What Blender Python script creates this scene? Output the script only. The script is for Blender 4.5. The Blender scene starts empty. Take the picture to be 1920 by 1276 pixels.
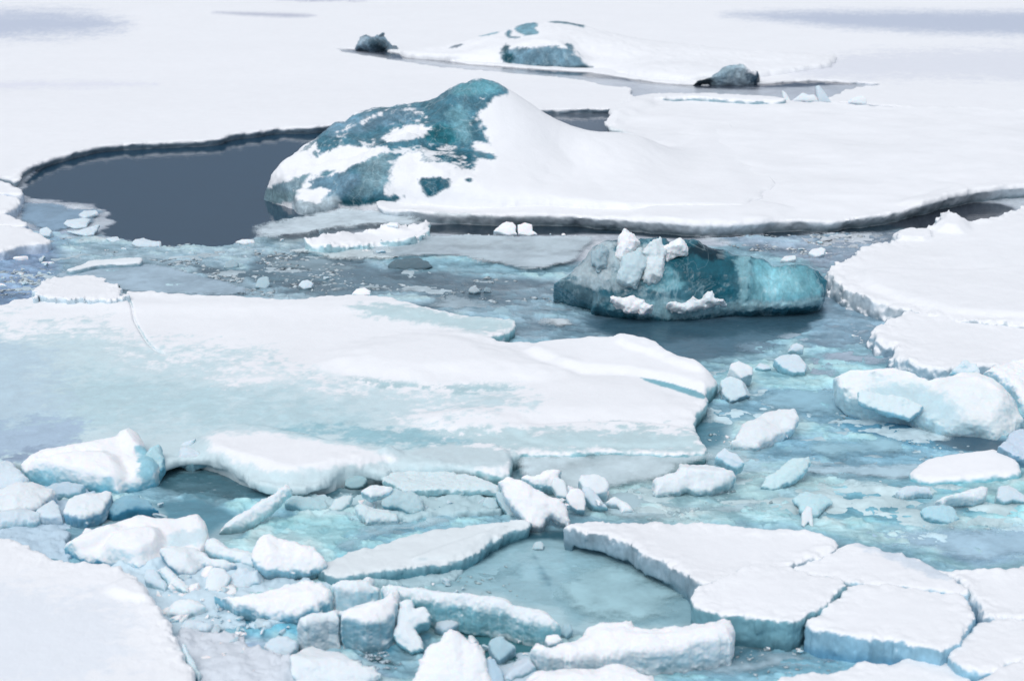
import bpy, math
import numpy as np
from math import radians, sin, cos, tan, atan

# ------------------------------------------------------------------ camera, world, sun, exposure
sc = bpy.context.scene
FPX, CX, CY, CH = 3200.0, 960.0, 638.0, 5.0
PITCH = radians(16.33)
SP, CP = sin(PITCH), cos(PITCH)
cam = bpy.data.cameras.new('camera')
cam.sensor_width = 36.0
cam.lens = FPX / 1920 * 36
cam.clip_start = 0.1
cam.clip_end = 6000
camo = bpy.data.objects.new('camera', cam)
sc.collection.objects.link(camo)
camo.location = (0, 0, CH)
camo.rotation_euler = (math.pi / 2 - PITCH, 0, 0)
sc.camera = camo
cam.dof.use_dof = True
cam.dof.focus_distance = 17.5
cam.dof.aperture_fstop = 2.1

SUN_EL, SUN_AZ = radians(50), radians(205)      # soft overcast light from behind the camera, a little to the left
wd = bpy.data.worlds.new('World')
sc.world = wd
wd.use_nodes = True
nt = wd.node_tree
for n in list(nt.nodes):
    nt.nodes.remove(n)
wo = nt.nodes.new('ShaderNodeOutputWorld')
bg = nt.nodes.new('ShaderNodeBackground')
sky = nt.nodes.new('ShaderNodeTexSky')
sky.sky_type = 'NISHITA'
sky.sun_disc = False
sky.sun_elevation = SUN_EL
sky.sun_rotation = SUN_AZ
sky.air_density = 1.0
sky.dust_density = 1.0
sky.ozone_density = 1.5
hs = nt.nodes.new('ShaderNodeHueSaturation')    # overcast: the blue is washed out
hs.inputs['Saturation'].default_value = 0.22
nt.links.new(sky.outputs[0], hs.inputs['Color'])
# an overcast sky is darkest and bluest low down and brightest overhead
wtc = nt.nodes.new('ShaderNodeTexCoord')
wsx = nt.nodes.new('ShaderNodeSeparateXYZ')
nt.links.new(wtc.outputs['Generated'], wsx.inputs[0])
wmr = nt.nodes.new('ShaderNodeMapRange')
wmr.interpolation_type = 'SMOOTHSTEP'
wmr.inputs['From Min'].default_value = 0.02
wmr.inputs['From Max'].default_value = 0.72
nt.links.new(wsx.outputs['Z'], wmr.inputs[0])
wmx = nt.nodes.new('ShaderNodeMix'); wmx.data_type = 'RGBA'
wmx.inputs['A'].default_value = (0.10, 0.16, 0.25, 1)
wmx.inputs['B'].default_value = (1.5, 1.5, 1.5, 1)
nt.links.new(wmr.outputs[0], wmx.inputs['Factor'])
wml = nt.nodes.new('ShaderNodeVectorMath'); wml.operation = 'MULTIPLY'
nt.links.new(hs.outputs[0], wml.inputs[0]); nt.links.new(wmx.outputs['Result'], wml.inputs[1])
nt.links.new(wml.outputs[0], bg.inputs[0])
bg.inputs[1].default_value = 0.15
nt.links.new(bg.outputs[0], wo.inputs[0])

sl = bpy.data.lights.new('sun', 'SUN')
sl.energy = 0.8
sl.angle = radians(35)
sl.color = (1.0, 0.985, 0.97)
so = bpy.data.objects.new('sun', sl)
sc.collection.objects.link(so)
so.rotation_euler = (math.pi / 2 - SUN_EL, 0, math.pi - SUN_AZ)
so.location = (0, 0, 30)
sc.view_settings.view_transform = 'Standard'
sc.view_settings.look = 'None'
sc.view_settings.exposure = 0.12
sc.view_settings.gamma = 1.0
sc.cycles.max_bounces = 6
sc.cycles.diffuse_bounces = 4
sc.cycles.use_denoising = True

# ------------------------------------------------------------------ geometry of the view
f4 = np.float32


def ray(px, py):
    dx = (np.asarray(px, float) - CX) / FPX
    du = (CY - np.asarray(py, float)) / FPX
    return dx, CP + du * SP, -SP + du * CP


def gnd(px, py, z=0.0):
    """world x, y of the point at height z that is seen at (px, py)"""
    a, b, c = ray(px, py)
    t = (z - CH) / c
    return a * t, b * t


def at_depth(px, py, Y):
    a, b, c = ray(px, py)
    t = Y / b
    return a * t, Y + 0 * t, CH + c * t


def proj(P):
    x, y, z = P[:, 0], P[:, 1], P[:, 2] - CH
    d = y * CP - z * SP
    return CX + FPX * x / d, CY - FPX * (y * SP + z * CP) / d


# ------------------------------------------------------------------ noise
RS = np.random.RandomState(11)
_T = (RS.rand(64 * 64 * 64) * 2 - 1).astype(f4)


def vn(x, y, z):
    xi, yi, zi = np.floor(x), np.floor(y), np.floor(z)
    fx, fy, fz = (x - xi).astype(f4), (y - yi).astype(f4), (z - zi).astype(f4)
    xi = xi.astype(np.int32); yi = yi.astype(np.int32); zi = zi.astype(np.int32)
    fx = fx * fx * (3 - 2 * fx); fy = fy * fy * (3 - 2 * fy); fz = fz * fz * (3 - 2 * fz)
    x0, x1 = (xi & 63) << 12, ((xi + 1) & 63) << 12
    y0, y1 = (yi & 63) << 6, ((yi + 1) & 63) << 6
    z0, z1 = zi & 63, (zi + 1) & 63
    g = lambda a, b, c: _T[a | b | c]
    l = lambda a, b, t: a + (b - a) * t
    return l(l(l(g(x0, y0, z0), g(x1, y0, z0), fx), l(g(x0, y1, z0), g(x1, y1, z0), fx), fy),
             l(l(g(x0, y0, z1), g(x1, y0, z1), fx), l(g(x0, y1, z1), g(x1, y1, z1), fx), fy), fz)


def fbm(x, y, z, f, octs=4, gain=0.5, seed=0.0):
    r = 0; a = 1.0; s = 0
    for o in range(octs):
        q = seed * 7.31 + o * 13.7
        r = r + a * vn(x * f + q, y * f + q * 1.7 + 5, z * f + q * 0.6 + 9)
        s += a; a *= gain; f *= 2.03
    return r / s * 1.6


def billow(x, y, z, f, octs=3, seed=0.0):
    r = 0; a = 1.0; s = 0
    for o in range(octs):
        q = seed * 5.17 + o * 11.3
        r = r + a * (1 - 2 * np.abs(vn(x * f + q, y * f - q, z * f + q * 1.3)))
        s += a; a *= 0.5; f *= 2.1
    return r / s


def smooth(a, b, x):
    t = np.clip((x - a) / (b - a), 0, 1)
    return t * t * (3 - 2 * t)


def smax(a, b, k):
    h = np.maximum(k - np.abs(a - b), 0)
    return np.maximum(a, b) + h * h / (4 * k)


def sdf(X, Y, poly):
    """signed distance (negative inside) to the closed outline poly, n x 2"""
    sh = X.shape
    x = X.ravel().astype(f4); y = Y.ravel().astype(f4)
    P = np.asarray(poly, f4)
    best = np.full(x.shape, 1e18, f4)
    ins = np.zeros(x.shape, bool)
    for i in range(len(P)):
        ax, ay = P[i]; bx, by = P[(i + 1) % len(P)]
        ex, ey = bx - ax, by - ay
        L = ex * ex + ey * ey + 1e-12
        wx, wy = x - ax, y - ay
        t = np.clip((wx * ex + wy * ey) / L, 0, 1)
        dx, dy = wx - t * ex, wy - t * ey
        np.minimum(best, dx * dx + dy * dy, out=best)
        if ay != by:
            c = ((ay <= y) & (by > y)) | ((by <= y) & (ay > y))
            c &= (x < ax + (y - ay) / (by - ay) * ex)
            ins ^= c
    d = np.sqrt(best)
    return np.where(ins, -d, d).reshape(sh)


def rnd_poly(pl, it=1):
    """Chaikin corner cutting"""
    P = np.asarray(pl, float)
    for _ in range(it):
        Q = np.roll(P, -1, 0)
        P = np.stack([P * 0.78 + Q * 0.22, P * 0.22 + Q * 0.78], 1).reshape(-1, 2)
    return P


# ------------------------------------------------------------------ surface nets
def nets(F):
    s = F < 0
    c = np.zeros(tuple(n - 1 for n in F.shape), np.int8)
    for i in (0, 1):
        for j in (0, 1):
            for k in (0, 1):
                c += s[i:F.shape[0] - 1 + i, j:F.shape[1] - 1 + j, k:F.shape[2] - 1 + k]
    I, J, K = np.nonzero((c > 0) & (c < 8))
    n = len(I)
    vid = np.full(c.shape, -1, np.int32)
    vid[I, J, K] = np.arange(n)
    cor = [(a, b, d) for a in (0, 1) for b in (0, 1) for d in (0, 1)]
    V = [F[I + a, J + b, K + d] for a, b, d in cor]
    acc = np.zeros((n, 3), f4); cnt = np.zeros(n, f4)
    for p in range(8):
        for q in range(p + 1, 8):
            A, B = cor[p], cor[q]
            if sum(abs(A[t] - B[t]) for t in range(3)) != 1:
                continue
            va, vb = V[p], V[q]
            m = (va < 0) != (vb < 0)
            t = np.where(m, va / np.where(m, va - vb, 1), 0)
            for ax in range(3):
                acc[:, ax] += np.where(m, A[ax] + t * (B[ax] - A[ax]), 0)
            cnt += m
    P = acc / cnt[:, None] + np.stack([I, J, K], 1)
    quads = []
    # edges along each axis
    for ax in range(3):
        lo = [slice(1, -1)] * 3; hi = [slice(1, -1)] * 3
        lo[ax] = slice(0, -1); hi[ax] = slice(1, None)
        a = s[tuple(lo)]; b = s[tuple(hi)]
        E = np.nonzero(a != b)
        base = [E[t] + (0 if t == ax else 1) for t in range(3)]
        o1, o2 = (ax + 1) % 3, (ax + 2) % 3
        ids = []
        for d1, d2 in ((1, 1), (0, 1), (0, 0), (1, 0)):
            q = [x.copy() for x in base]
            q[o1] = q[o1] - d1; q[o2] = q[o2] - d2
            ids.append(vid[q[0], q[1], q[2]])
        Q = np.stack(ids, 1)
        fl = a[E]
        Q[~fl] = Q[~fl][:, ::-1]
        quads.append(Q)
    return P, np.concatenate(quads)


def vnormals(P, Q):
    a, b, c, d = (P[Q[:, i]] for i in range(4))
    fn = np.cross(c - a, d - b)
    N = np.zeros_like(P)
    for i in range(4):
        for t in range(3):
            N[:, t] += np.bincount(Q[:, i], fn[:, t], len(P))
    return N / (np.linalg.norm(N, axis=1, keepdims=True) + 1e-12)


# ------------------------------------------------------------------ objects
def make_mesh(name, P, Q, N, tint, ice, mat, origin, parent=None, cover=None):
    me = bpy.data.meshes.new(name)
    me.vertices.add(len(P))
    me.vertices.foreach_set('co', (P - origin).astype(f4).ravel())
    me.loops.add(Q.size)
    me.loops.foreach_set('vertex_index', Q.astype(np.int32).ravel())
    me.polygons.add(len(Q))
    me.polygons.foreach_set('loop_start', np.arange(0, Q.size, Q.shape[1], dtype=np.int32))
    me.update(calc_edges=True)
    me.polygons.foreach_set('use_smooth', np.ones(len(Q), bool))
    if N is not None:
        me.normals_split_custom_set_from_vertices(N.astype(f4).tolist())
    a = me.attributes.new('tint', 'FLOAT_COLOR', 'POINT')
    a.data.foreach_set('color', np.concatenate([tint, np.ones((len(P), 1))], 1).astype(f4).ravel())
    b = me.attributes.new('ice', 'FLOAT', 'POINT')
    b.data.foreach_set('value', ice.astype(f4))
    if cover is not None:
        b = me.attributes.new('cover', 'FLOAT', 'POINT')
        b.data.foreach_set('value', cover.astype(f4))
    me.materials.append(mat)
    o = bpy.data.objects.new(name, me)
    sc.collection.objects.link(o)
    if parent is not None:
        o.parent = parent
        o.location = tuple(np.asarray(origin) - np.asarray(parent.location))
    else:
        o.location = tuple(origin)
    return o


def submesh(P, Q, sel):
    q = Q[sel]
    u, inv = np.unique(q, return_inverse=True)
    return u, inv.reshape(q.shape)


def tag(o, label=None, cat=None, group=None, kind=None):
    if label: o['label'] = label
    if cat: o['category'] = cat
    if group: o['group'] = group
    if kind: o['kind'] = kind
    return o


def emit(name, label, cat, P, Q, tint, ice, mat, split=None, group=None, kind=None, N=None, parent=None, cover=None):
    """one thing: a single mesh, or (split) an Empty with a snow part and an ice part"""
    if N is None:
        N = vnormals(P, Q)
    og = np.array([P[:, 0].mean(), P[:, 1].mean(), 0.0])
    if split is None:
        o = make_mesh(name, P, Q, None, tint, ice, mat, og, parent, cover)
        if parent is None:
            tag(o, label, cat, group, kind)
        return o
    e = bpy.data.objects.new(name, None)
    sc.collection.objects.link(e)
    e.location = tuple(og)
    tag(e, label, cat, group, kind)
    fi = ice[Q].mean(1)
    for nm, sel in ((split[0], fi < 0.5), (split[1], fi >= 0.5)):
        if sel.sum() < 12:
            continue
        u, q = submesh(P, Q, sel)
        make_mesh(nm, P[u], q, N[u], tint[u], ice[u], mat, og, e)
    return e


# ------------------------------------------------------------------ materials
def lin(c):
    c = np.asarray(c, float) / 255
    return np.where(c <= 0.04045, c / 12.92, ((c + 0.055) / 1.055) ** 2.4)


WREF = lin((236, 241, 248))


def alb(r, g, b):
    """base colour whose upward face looks (r,g,b) beside snow that looks (236,241,248)"""
    return lin((r, g, b)) / WREF * np.array([0.865, 0.875, 0.89])


SNOW = alb(236, 241, 248)


def node(t, kind, **kw):
    n = t.nodes.new(kind)
    for k, v in kw.items():
        if k.startswith('i_'):
            n.inputs[k[2:].replace('_', ' ')].default_value = v
        else:
            setattr(n, k, v)
    return n


def ice_material(name, mottle=0.5, mscale=4.0, grain=0.35, sss=0.0, rough_ice=0.25, bump_ice=0.25, stretch=(1, 1, 1), fade=False, veins=0.0):
    m = bpy.data.materials.new(name)
    m.use_nodes = True
    t = m.node_tree
    L = t.links.new
    p = t.nodes['Principled BSDF']
    tc = node(t, 'ShaderNodeTexCoord')
    geo = node(t, 'ShaderNodeNewGeometry')
    mp = node(t, 'ShaderNodeMapping')
    mp.inputs['Scale'].default_value = stretch
    L(geo.outputs['Position'], mp.inputs[0])
    at = node(t, 'ShaderNodeAttribute', attribute_name='tint')
    ai = node(t, 'ShaderNodeAttribute', attribute_name='ice')
    # cloudy mottling of bare ice (bubbles and clear bands)
    n1 = node(t, 'ShaderNodeTexNoise', i_Scale=mscale, i_Detail=9.0, i_Roughness=0.62, i_Distortion=0.6)
    L(mp.outputs[0], n1.inputs['Vector'])
    r1 = node(t, 'ShaderNodeMapRange', i_From_Min=0.3, i_From_Max=0.7, i_To_Min=-1.0, i_To_Max=1.0)
    L(n1.outputs[0], r1.inputs[0])
    n2 = node(t, 'ShaderNodeTexNoise', i_Scale=mscale * 9, i_Detail=6.0, i_Roughness=0.7)
    L(mp.outputs[0], n2.inputs['Vector'])
    r2 = node(t, 'ShaderNodeMapRange', i_From_Min=0.3, i_From_Max=0.7, i_To_Min=-0.5, i_To_Max=0.5)
    L(n2.outputs[0], r2.inputs[0])
    ad = node(t, 'ShaderNodeMath', operation='ADD')
    L(r1.outputs[0], ad.inputs[0]); L(r2.outputs[0], ad.inputs[1])
    ms = node(t, 'ShaderNodeMath', operation='MULTIPLY')
    mi = node(t, 'ShaderNodeMapRange', i_To_Min=0.02, i_To_Max=mottle)
    L(ai.outputs['Fac'], mi.inputs[0])
    L(ad.outputs[0], ms.inputs[0]); L(mi.outputs[0], ms.inputs[1])
    ex = node(t, 'ShaderNodeMath', operation='POWER')
    ex.inputs[0].default_value = 2.2
    L(ms.outputs[0], ex.inputs[1])
    vm = node(t, 'ShaderNodeVectorMath', operation='SCALE')
    L(at.outputs['Color'], vm.inputs[0]); L(ex.outputs[0], vm.inputs['Scale'])
    out = vm.outputs[0]
    if veins:
        for vs, wd_, col, am in ((0.6, 0.012, (0.62, 0.78, 0.82, 1), veins), (1.5, 0.012, (0.55, 0.72, 0.78, 1), veins * 0.7), (0.9, 0.035, (0.004, 0.03, 0.045, 1), veins * 0.8)):
            nv = node(t, 'ShaderNodeTexNoise', i_Scale=vs, i_Detail=5.0, i_Roughness=0.55, i_Distortion=2.2)
            L(mp.outputs[0], nv.inputs['Vector'])
            sb = node(t, 'ShaderNodeMath', operation='SUBTRACT'); sb.inputs[1].default_value = 0.5
            L(nv.outputs[0], sb.inputs[0])
            ab = node(t, 'ShaderNodeMath', operation='ABSOLUTE'); L(sb.outputs[0], ab.inputs[0])
            mr = node(t, 'ShaderNodeMapRange', i_From_Min=0.0, i_From_Max=wd_, i_To_Min=am, i_To_Max=0.0)
            L(ab.outputs[0], mr.inputs[0])
            mu = node(t, 'ShaderNodeMath', operation='MULTIPLY')
            L(mr.outputs[0], mu.inputs[0]); L(ai.outputs['Fac'], mu.inputs[1])
            mxx = node(t, 'ShaderNodeMix', data_type='RGBA')
            L(mu.outputs[0], mxx.inputs['Factor']); L(out, mxx.inputs['A']); mxx.inputs['B'].default_value = col
            out = mxx.outputs['Result']
    mn = node(t, 'ShaderNodeVectorMath', operation='MINIMUM')
    mn.inputs[1].default_value = (0.9, 0.92, 0.94)
    L(out, mn.inputs[0])
    L(mn.outputs[0], p.inputs['Base Color'])
    rr = node(t, 'ShaderNodeMapRange', i_To_Min=0.75, i_To_Max=rough_ice)
    L(ai.outputs['Fac'], rr.inputs[0])
    L(rr.outputs[0], p.inputs['Roughness'])
    p.inputs['IOR'].default_value = 1.31
    sp = node(t, 'ShaderNodeMapRange', i_To_Min=0.1, i_To_Max=0.5)
    L(ai.outputs['Fac'], sp.inputs[0])
    L(sp.outputs[0], p.inputs['Specular IOR Level'])
    if sss:
        p.inputs['Subsurface Weight'].default_value = sss
        p.inputs['Subsurface Radius'].default_value = (0.35, 0.6, 0.7)
        p.inputs['Subsurface Scale'].default_value = 0.045
    # snow grain and pitted ice
    n3 = node(t, 'ShaderNodeTexNoise', i_Scale=38.0, i_Detail=5.0, i_Roughness=0.65)
    L(geo.outputs['Position'], n3.inputs['Vector'])
    n4 = node(t, 'ShaderNodeTexNoise', i_Scale=9.0, i_Detail=4.0, i_Roughness=0.6)
    L(mp.outputs[0], n4.inputs['Vector'])
    b1 = node(t, 'ShaderNodeBump', i_Strength=grain, i_Distance=0.008)
    L(n3.outputs[0], b1.inputs['Height'])
    b2 = node(t, 'ShaderNodeBump', i_Strength=bump_ice, i_Distance=0.03)
    bs = node(t, 'ShaderNodeMapRange', i_To_Min=0.05, i_To_Max=bump_ice)
    L(ai.outputs['Fac'], bs.inputs[0]); L(bs.outputs[0], b2.inputs['Strength'])
    L(n4.outputs[0], b2.inputs['Height']); L(b1.outputs[0], b2.inputs['Normal'])
    L(b2.outputs[0], p.inputs['Normal'])
    if fade:
        aa = node(t, 'ShaderNodeAttribute', attribute_name='cover')
        L(aa.outputs['Fac'], p.inputs['Alpha'])
    return m


M_FLOE = ice_material('floe_snow_and_ice', mottle=0.16, mscale=5.0, grain=0.35, sss=0.0, rough_ice=0.35)
M_CHUNK = ice_material('broken_ice', mottle=0.12, mscale=7.0, grain=0.25, sss=0.6, rough_ice=0.3)
M_SHEET = ice_material('thin_wet_ice', mottle=0.2, mscale=3.0, grain=0.3, rough_ice=0.3, bump_ice=0.3, fade=True)
M_BERG = ice_material('glacier_ice', mottle=0.62, mscale=3.4, grain=0.5, veins=0.22, rough_ice=0.28, bump_ice=0.6)
M_CLEAR = ice_material('clear_glacier_ice', mottle=0.42, mscale=3.0, grain=0.15, sss=0.5, rough_ice=0.06, bump_ice=0.25, stretch=(1, 0.6, 0.5), veins=0.2)
# ------------------------------------------------------------------ flat floes on a view-dense lattice
def axis(a, b, step, lo, hi, coarse):
    """steps of `step` inside [lo,hi], coarser outside"""
    xs = [a]
    while xs[-1] < b:
        x = xs[-1]
        xs.append(x + (step if lo <= x <= hi else coarse))
    return np.array(xs)


def px_outline(pl, z, it=1):
    P = rnd_poly(pl, it)
    x, y = gnd(P[:, 0], P[:, 1], z)
    return np.stack([x, y], 1)


def slab(name, label, cat, outline, z0=0.12, zb=-0.08, sx=2.2, sy=1.7, dz=0.014, k=0.05, edge=0.03, ef=3.0,
         lump=0.012, lf=9.0, relief=(), holes=(), grad=(0, 0), und=0.0, waves=0.0,
         snow=SNOW, side=None, side_lo=None, tints=(), icy=(0.25, 0.75), split=('snow_cover', 'ice_edge'),
         mat=None, it=1, seed=0.0, zfade=0.0, rimlump=0.0, group=None, kind=None, hook=None, mott=0.03, fade=0.0, under=(), rag=0.003, grow=0.0):
    mat = mat or M_FLOE
    side = alb(140, 170, 185) if side is None else side
    O = px_outline(outline, z0, it)
    gx, gy = proj(np.stack([O[:, 0], O[:, 1], 0 * O[:, 0]], 1))
    pxs = axis(gx.min() - 14, gx.max() + 14, sx, -60, 1980, 9)
    pys = axis(max(gy.min() - 8, -270), gy.max() + 8, sy, 0, 1300, 7)
    PX, PY = np.meshgrid(pxs, pys, indexing='ij')
    X, Y = gnd(PX, PY)
    X = X.astype(f4); Y = Y.astype(f4)
    d2 = sdf(X, Y, O)
    for h in holes:
        d2 = np.maximum(d2, -sdf(X, Y, px_outline(h, z0, it)))
    d2 += edge * fbm(X, Y, 0 * X, ef, 5, 0.6, seed + 1)
    d2 -= grow
    if rag:
        d2 += rag * fbm(X, Y, 0 * X, 14.0, 4, 0.7, seed + 15)
    top = z0 + grad[0] * (X - O[:, 0].mean()) + grad[1] * (Y - O[:, 1].mean())
    if waves:
        top = top + waves * fbm(X, Y, 0 * X, 0.9, 3, 0.5, seed + 3)
    for rp, rh, rs in relief:
        dr = sdf(X, Y, px_outline(rp, z0, 1)) + rs * 0.35 * fbm(X, Y, 0 * X, 2.0, 3, 0.5, seed + 4)
        top = top + rh * smooth(-rs * 0.5, rs, -dr)
    if hook:
        top, d2 = hook(X, Y, top, d2)
    if rimlump:
        top = top + rimlump * np.exp(-(d2 / 0.16) ** 2) * (0.3 + np.maximum(billow(X, Y, 0 * X, 4.0, 4, seed), -0.2))
    Z = np.arange(zb - dz, top.max() + 3 * dz + lump * 2, dz).astype(f4)
    F = np.broadcast_to(d2[:, :, None], d2.shape + Z.shape)
    if und:
        F = F + (und * (1 - np.clip(Z / z0, 0, 1)))[None, None, :]
    F = smax(F, Z[None, None, :] - top[:, :, None], k)
    bot = np.full(X.shape, zb, f4)
    for rp, rh, rs in under:
        du = sdf(X, Y, px_outline(rp, z0, 1)) + rs * 0.5 * fbm(X, Y, 0 * X, 3.0, 3, 0.5, seed + 14)
        bot = np.maximum(bot, zb + (rh - zb) * smooth(-rs * 0.5, rs * 0.5, -du))
    F = smax(F, bot[:, :, None] - Z[None, None, :], 0.02)
    m = np.abs(F) < max(lump * 3, 0.03)
    I, J, K = np.nonzero(m)
    x, y, z = X[I, J], Y[I, J], Z[K]
    en = np.exp(-np.maximum(-d2[I, J] - 0.02, 0) / 0.12) * 0.85 + 0.15
    F[I, J, K] += lump * en * (fbm(x, y, z, lf, 4, 0.62, seed + 2) + 0.6 * billow(x, y, z, lf * 0.8, 2, seed))
    F[0] = F[-1] = 9; F[:, 0] = F[:, -1] = 9
    F[:, :, 0] = 9
    V, Q = nets(F)
    del F
    qx = np.interp(V[:, 0], np.arange(len(pxs)), pxs)
    qy = np.interp(V[:, 1], np.arange(len(pys)), pys)
    wx, wy = gnd(qx, qy)
    P = np.stack([wx, wy, Z[0] + V[:, 2] * dz], 1)
    # lattice is (x right, y toward the camera): keep faces outward
    Q = Q[:, ::-1]
    N = vnormals(P, Q)
    tint, ice = paint(P, N, snow, side, side_lo, icy, tints, zfade, seed, mott)
    cover = None
    if fade:
        i = np.clip(np.round(V[:, 0]).astype(int), 0, d2.shape[0] - 1); j = np.clip(np.round(V[:, 1]).astype(int), 0, d2.shape[1] - 1)
        nn = fbm(P[:, 0], P[:, 1], 0 * P[:, 0], 3.5, 5, 0.65, seed + 16)
        cover = smooth(0, fade, -d2[i, j] + fade * 0.45 * nn) * np.clip(0.86 + 0.3 * nn, 0.3, 1)
        mat = M_SHEET if mat is M_FLOE else mat
    return emit(name, label, cat, P, Q, tint, ice, mat, split, group, kind, N, None, cover)


def paint(P, N, snow, side, side_lo, icy, tints, zfade, seed, mott=0.03, dust=0.0):
    """snow lies on what faces up, bare ice shows on the broken flanks; tints are patches of thinner or older snow"""
    x, y, z = P[:, 0], P[:, 1], P[:, 2]
    n = fbm(x, y, z, 6.0, 4, 0.6, seed + 5)
    up = N[:, 2] + 0.22 * n
    ic = 1 - smooth(icy[0], icy[1], up)
    if zfade > 0:
        ic = np.maximum(ic, 0.9 * (1 - smooth(0, zfade, z + 0.02 * n)))
    base = np.tile(np.asarray(snow), (len(P), 1)) * (1 + mott * fbm(x, y, z, 1.3, 3, 0.5, seed + 6))[:, None]
    s = np.tile(np.asarray(side), (len(P), 1))
    if side_lo is not None:
        w = 1 - smooth(0.0, 0.11, z + 0.03 * n)
        s = s * (1 - w[:, None]) + np.asarray(side_lo) * w[:, None]
    s = s * (1 + 0.2 * fbm(x, y, z, 14.0, 3, 0.6, seed + 7))[:, None]
    if tints:
        px, py = proj(P)
        wv = fbm(x, y, z, 2.2, 6, 0.62, seed + 8)
        wf = fbm(x, y, z, 13.0, 4, 0.65, seed + 18)
        for t in tints:
            pl, col, soft = t[0], t[1], t[2]
            amp = t[3] if len(t) > 3 else 0.5
            isice = t[4] if len(t) > 4 else None
            P_ = np.asarray(pl, float)
            bb = (px > P_[:, 0].min() - soft * 2) & (px < P_[:, 0].max() + soft * 2) & \
                 (py > P_[:, 1].min() - soft * 2) & (py < P_[:, 1].max() + soft * 2)
            if not bb.any():
                continue
            # distances shrink vertically with the view, so measure in stretched units
            d = sdf(px[bb], py[bb] * 1.8, rnd_poly(pl, 1) * [1, 1.8]) + soft * amp * (wv[bb] + 1.2 * wf[bb])
            w = smooth(-soft * 0.8, soft * 0.8, -d)
            base[bb] = base[bb] * (1 - w[:, None]) + np.asarray(col) * w[:, None]
            if isice is not None:
                ic[bb] = ic[bb] * (1 - w) + isice * w
                if isice > 0.5:
                    s[bb] = s[bb] * (1 - w[:, None]) + np.asarray(col) * w[:, None]
    if dust > 0:
        dn = fbm(x * 0.8 + z, y * 0.8, z * 2.2, 7.0, 5, 0.68, seed + 21) + 0.9 * fbm(x, y, z, 1.6, 3, 0.5, seed + 22)
        w = smooth(0.42, 0.75, dn * 0.75 + 1.1 * (N[:, 2] - 0.72)) * dust * ic
        base = np.where((w > 0.02)[:, None] & (ic > 0.5)[:, None], np.asarray(snow)[None, :] + 0 * base, base)
        ic = ic * (1 - w)
    col = base * (1 - ic[:, None]) + s * ic[:, None]
    return np.clip(col, 0.005, 0.93), ic


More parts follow.
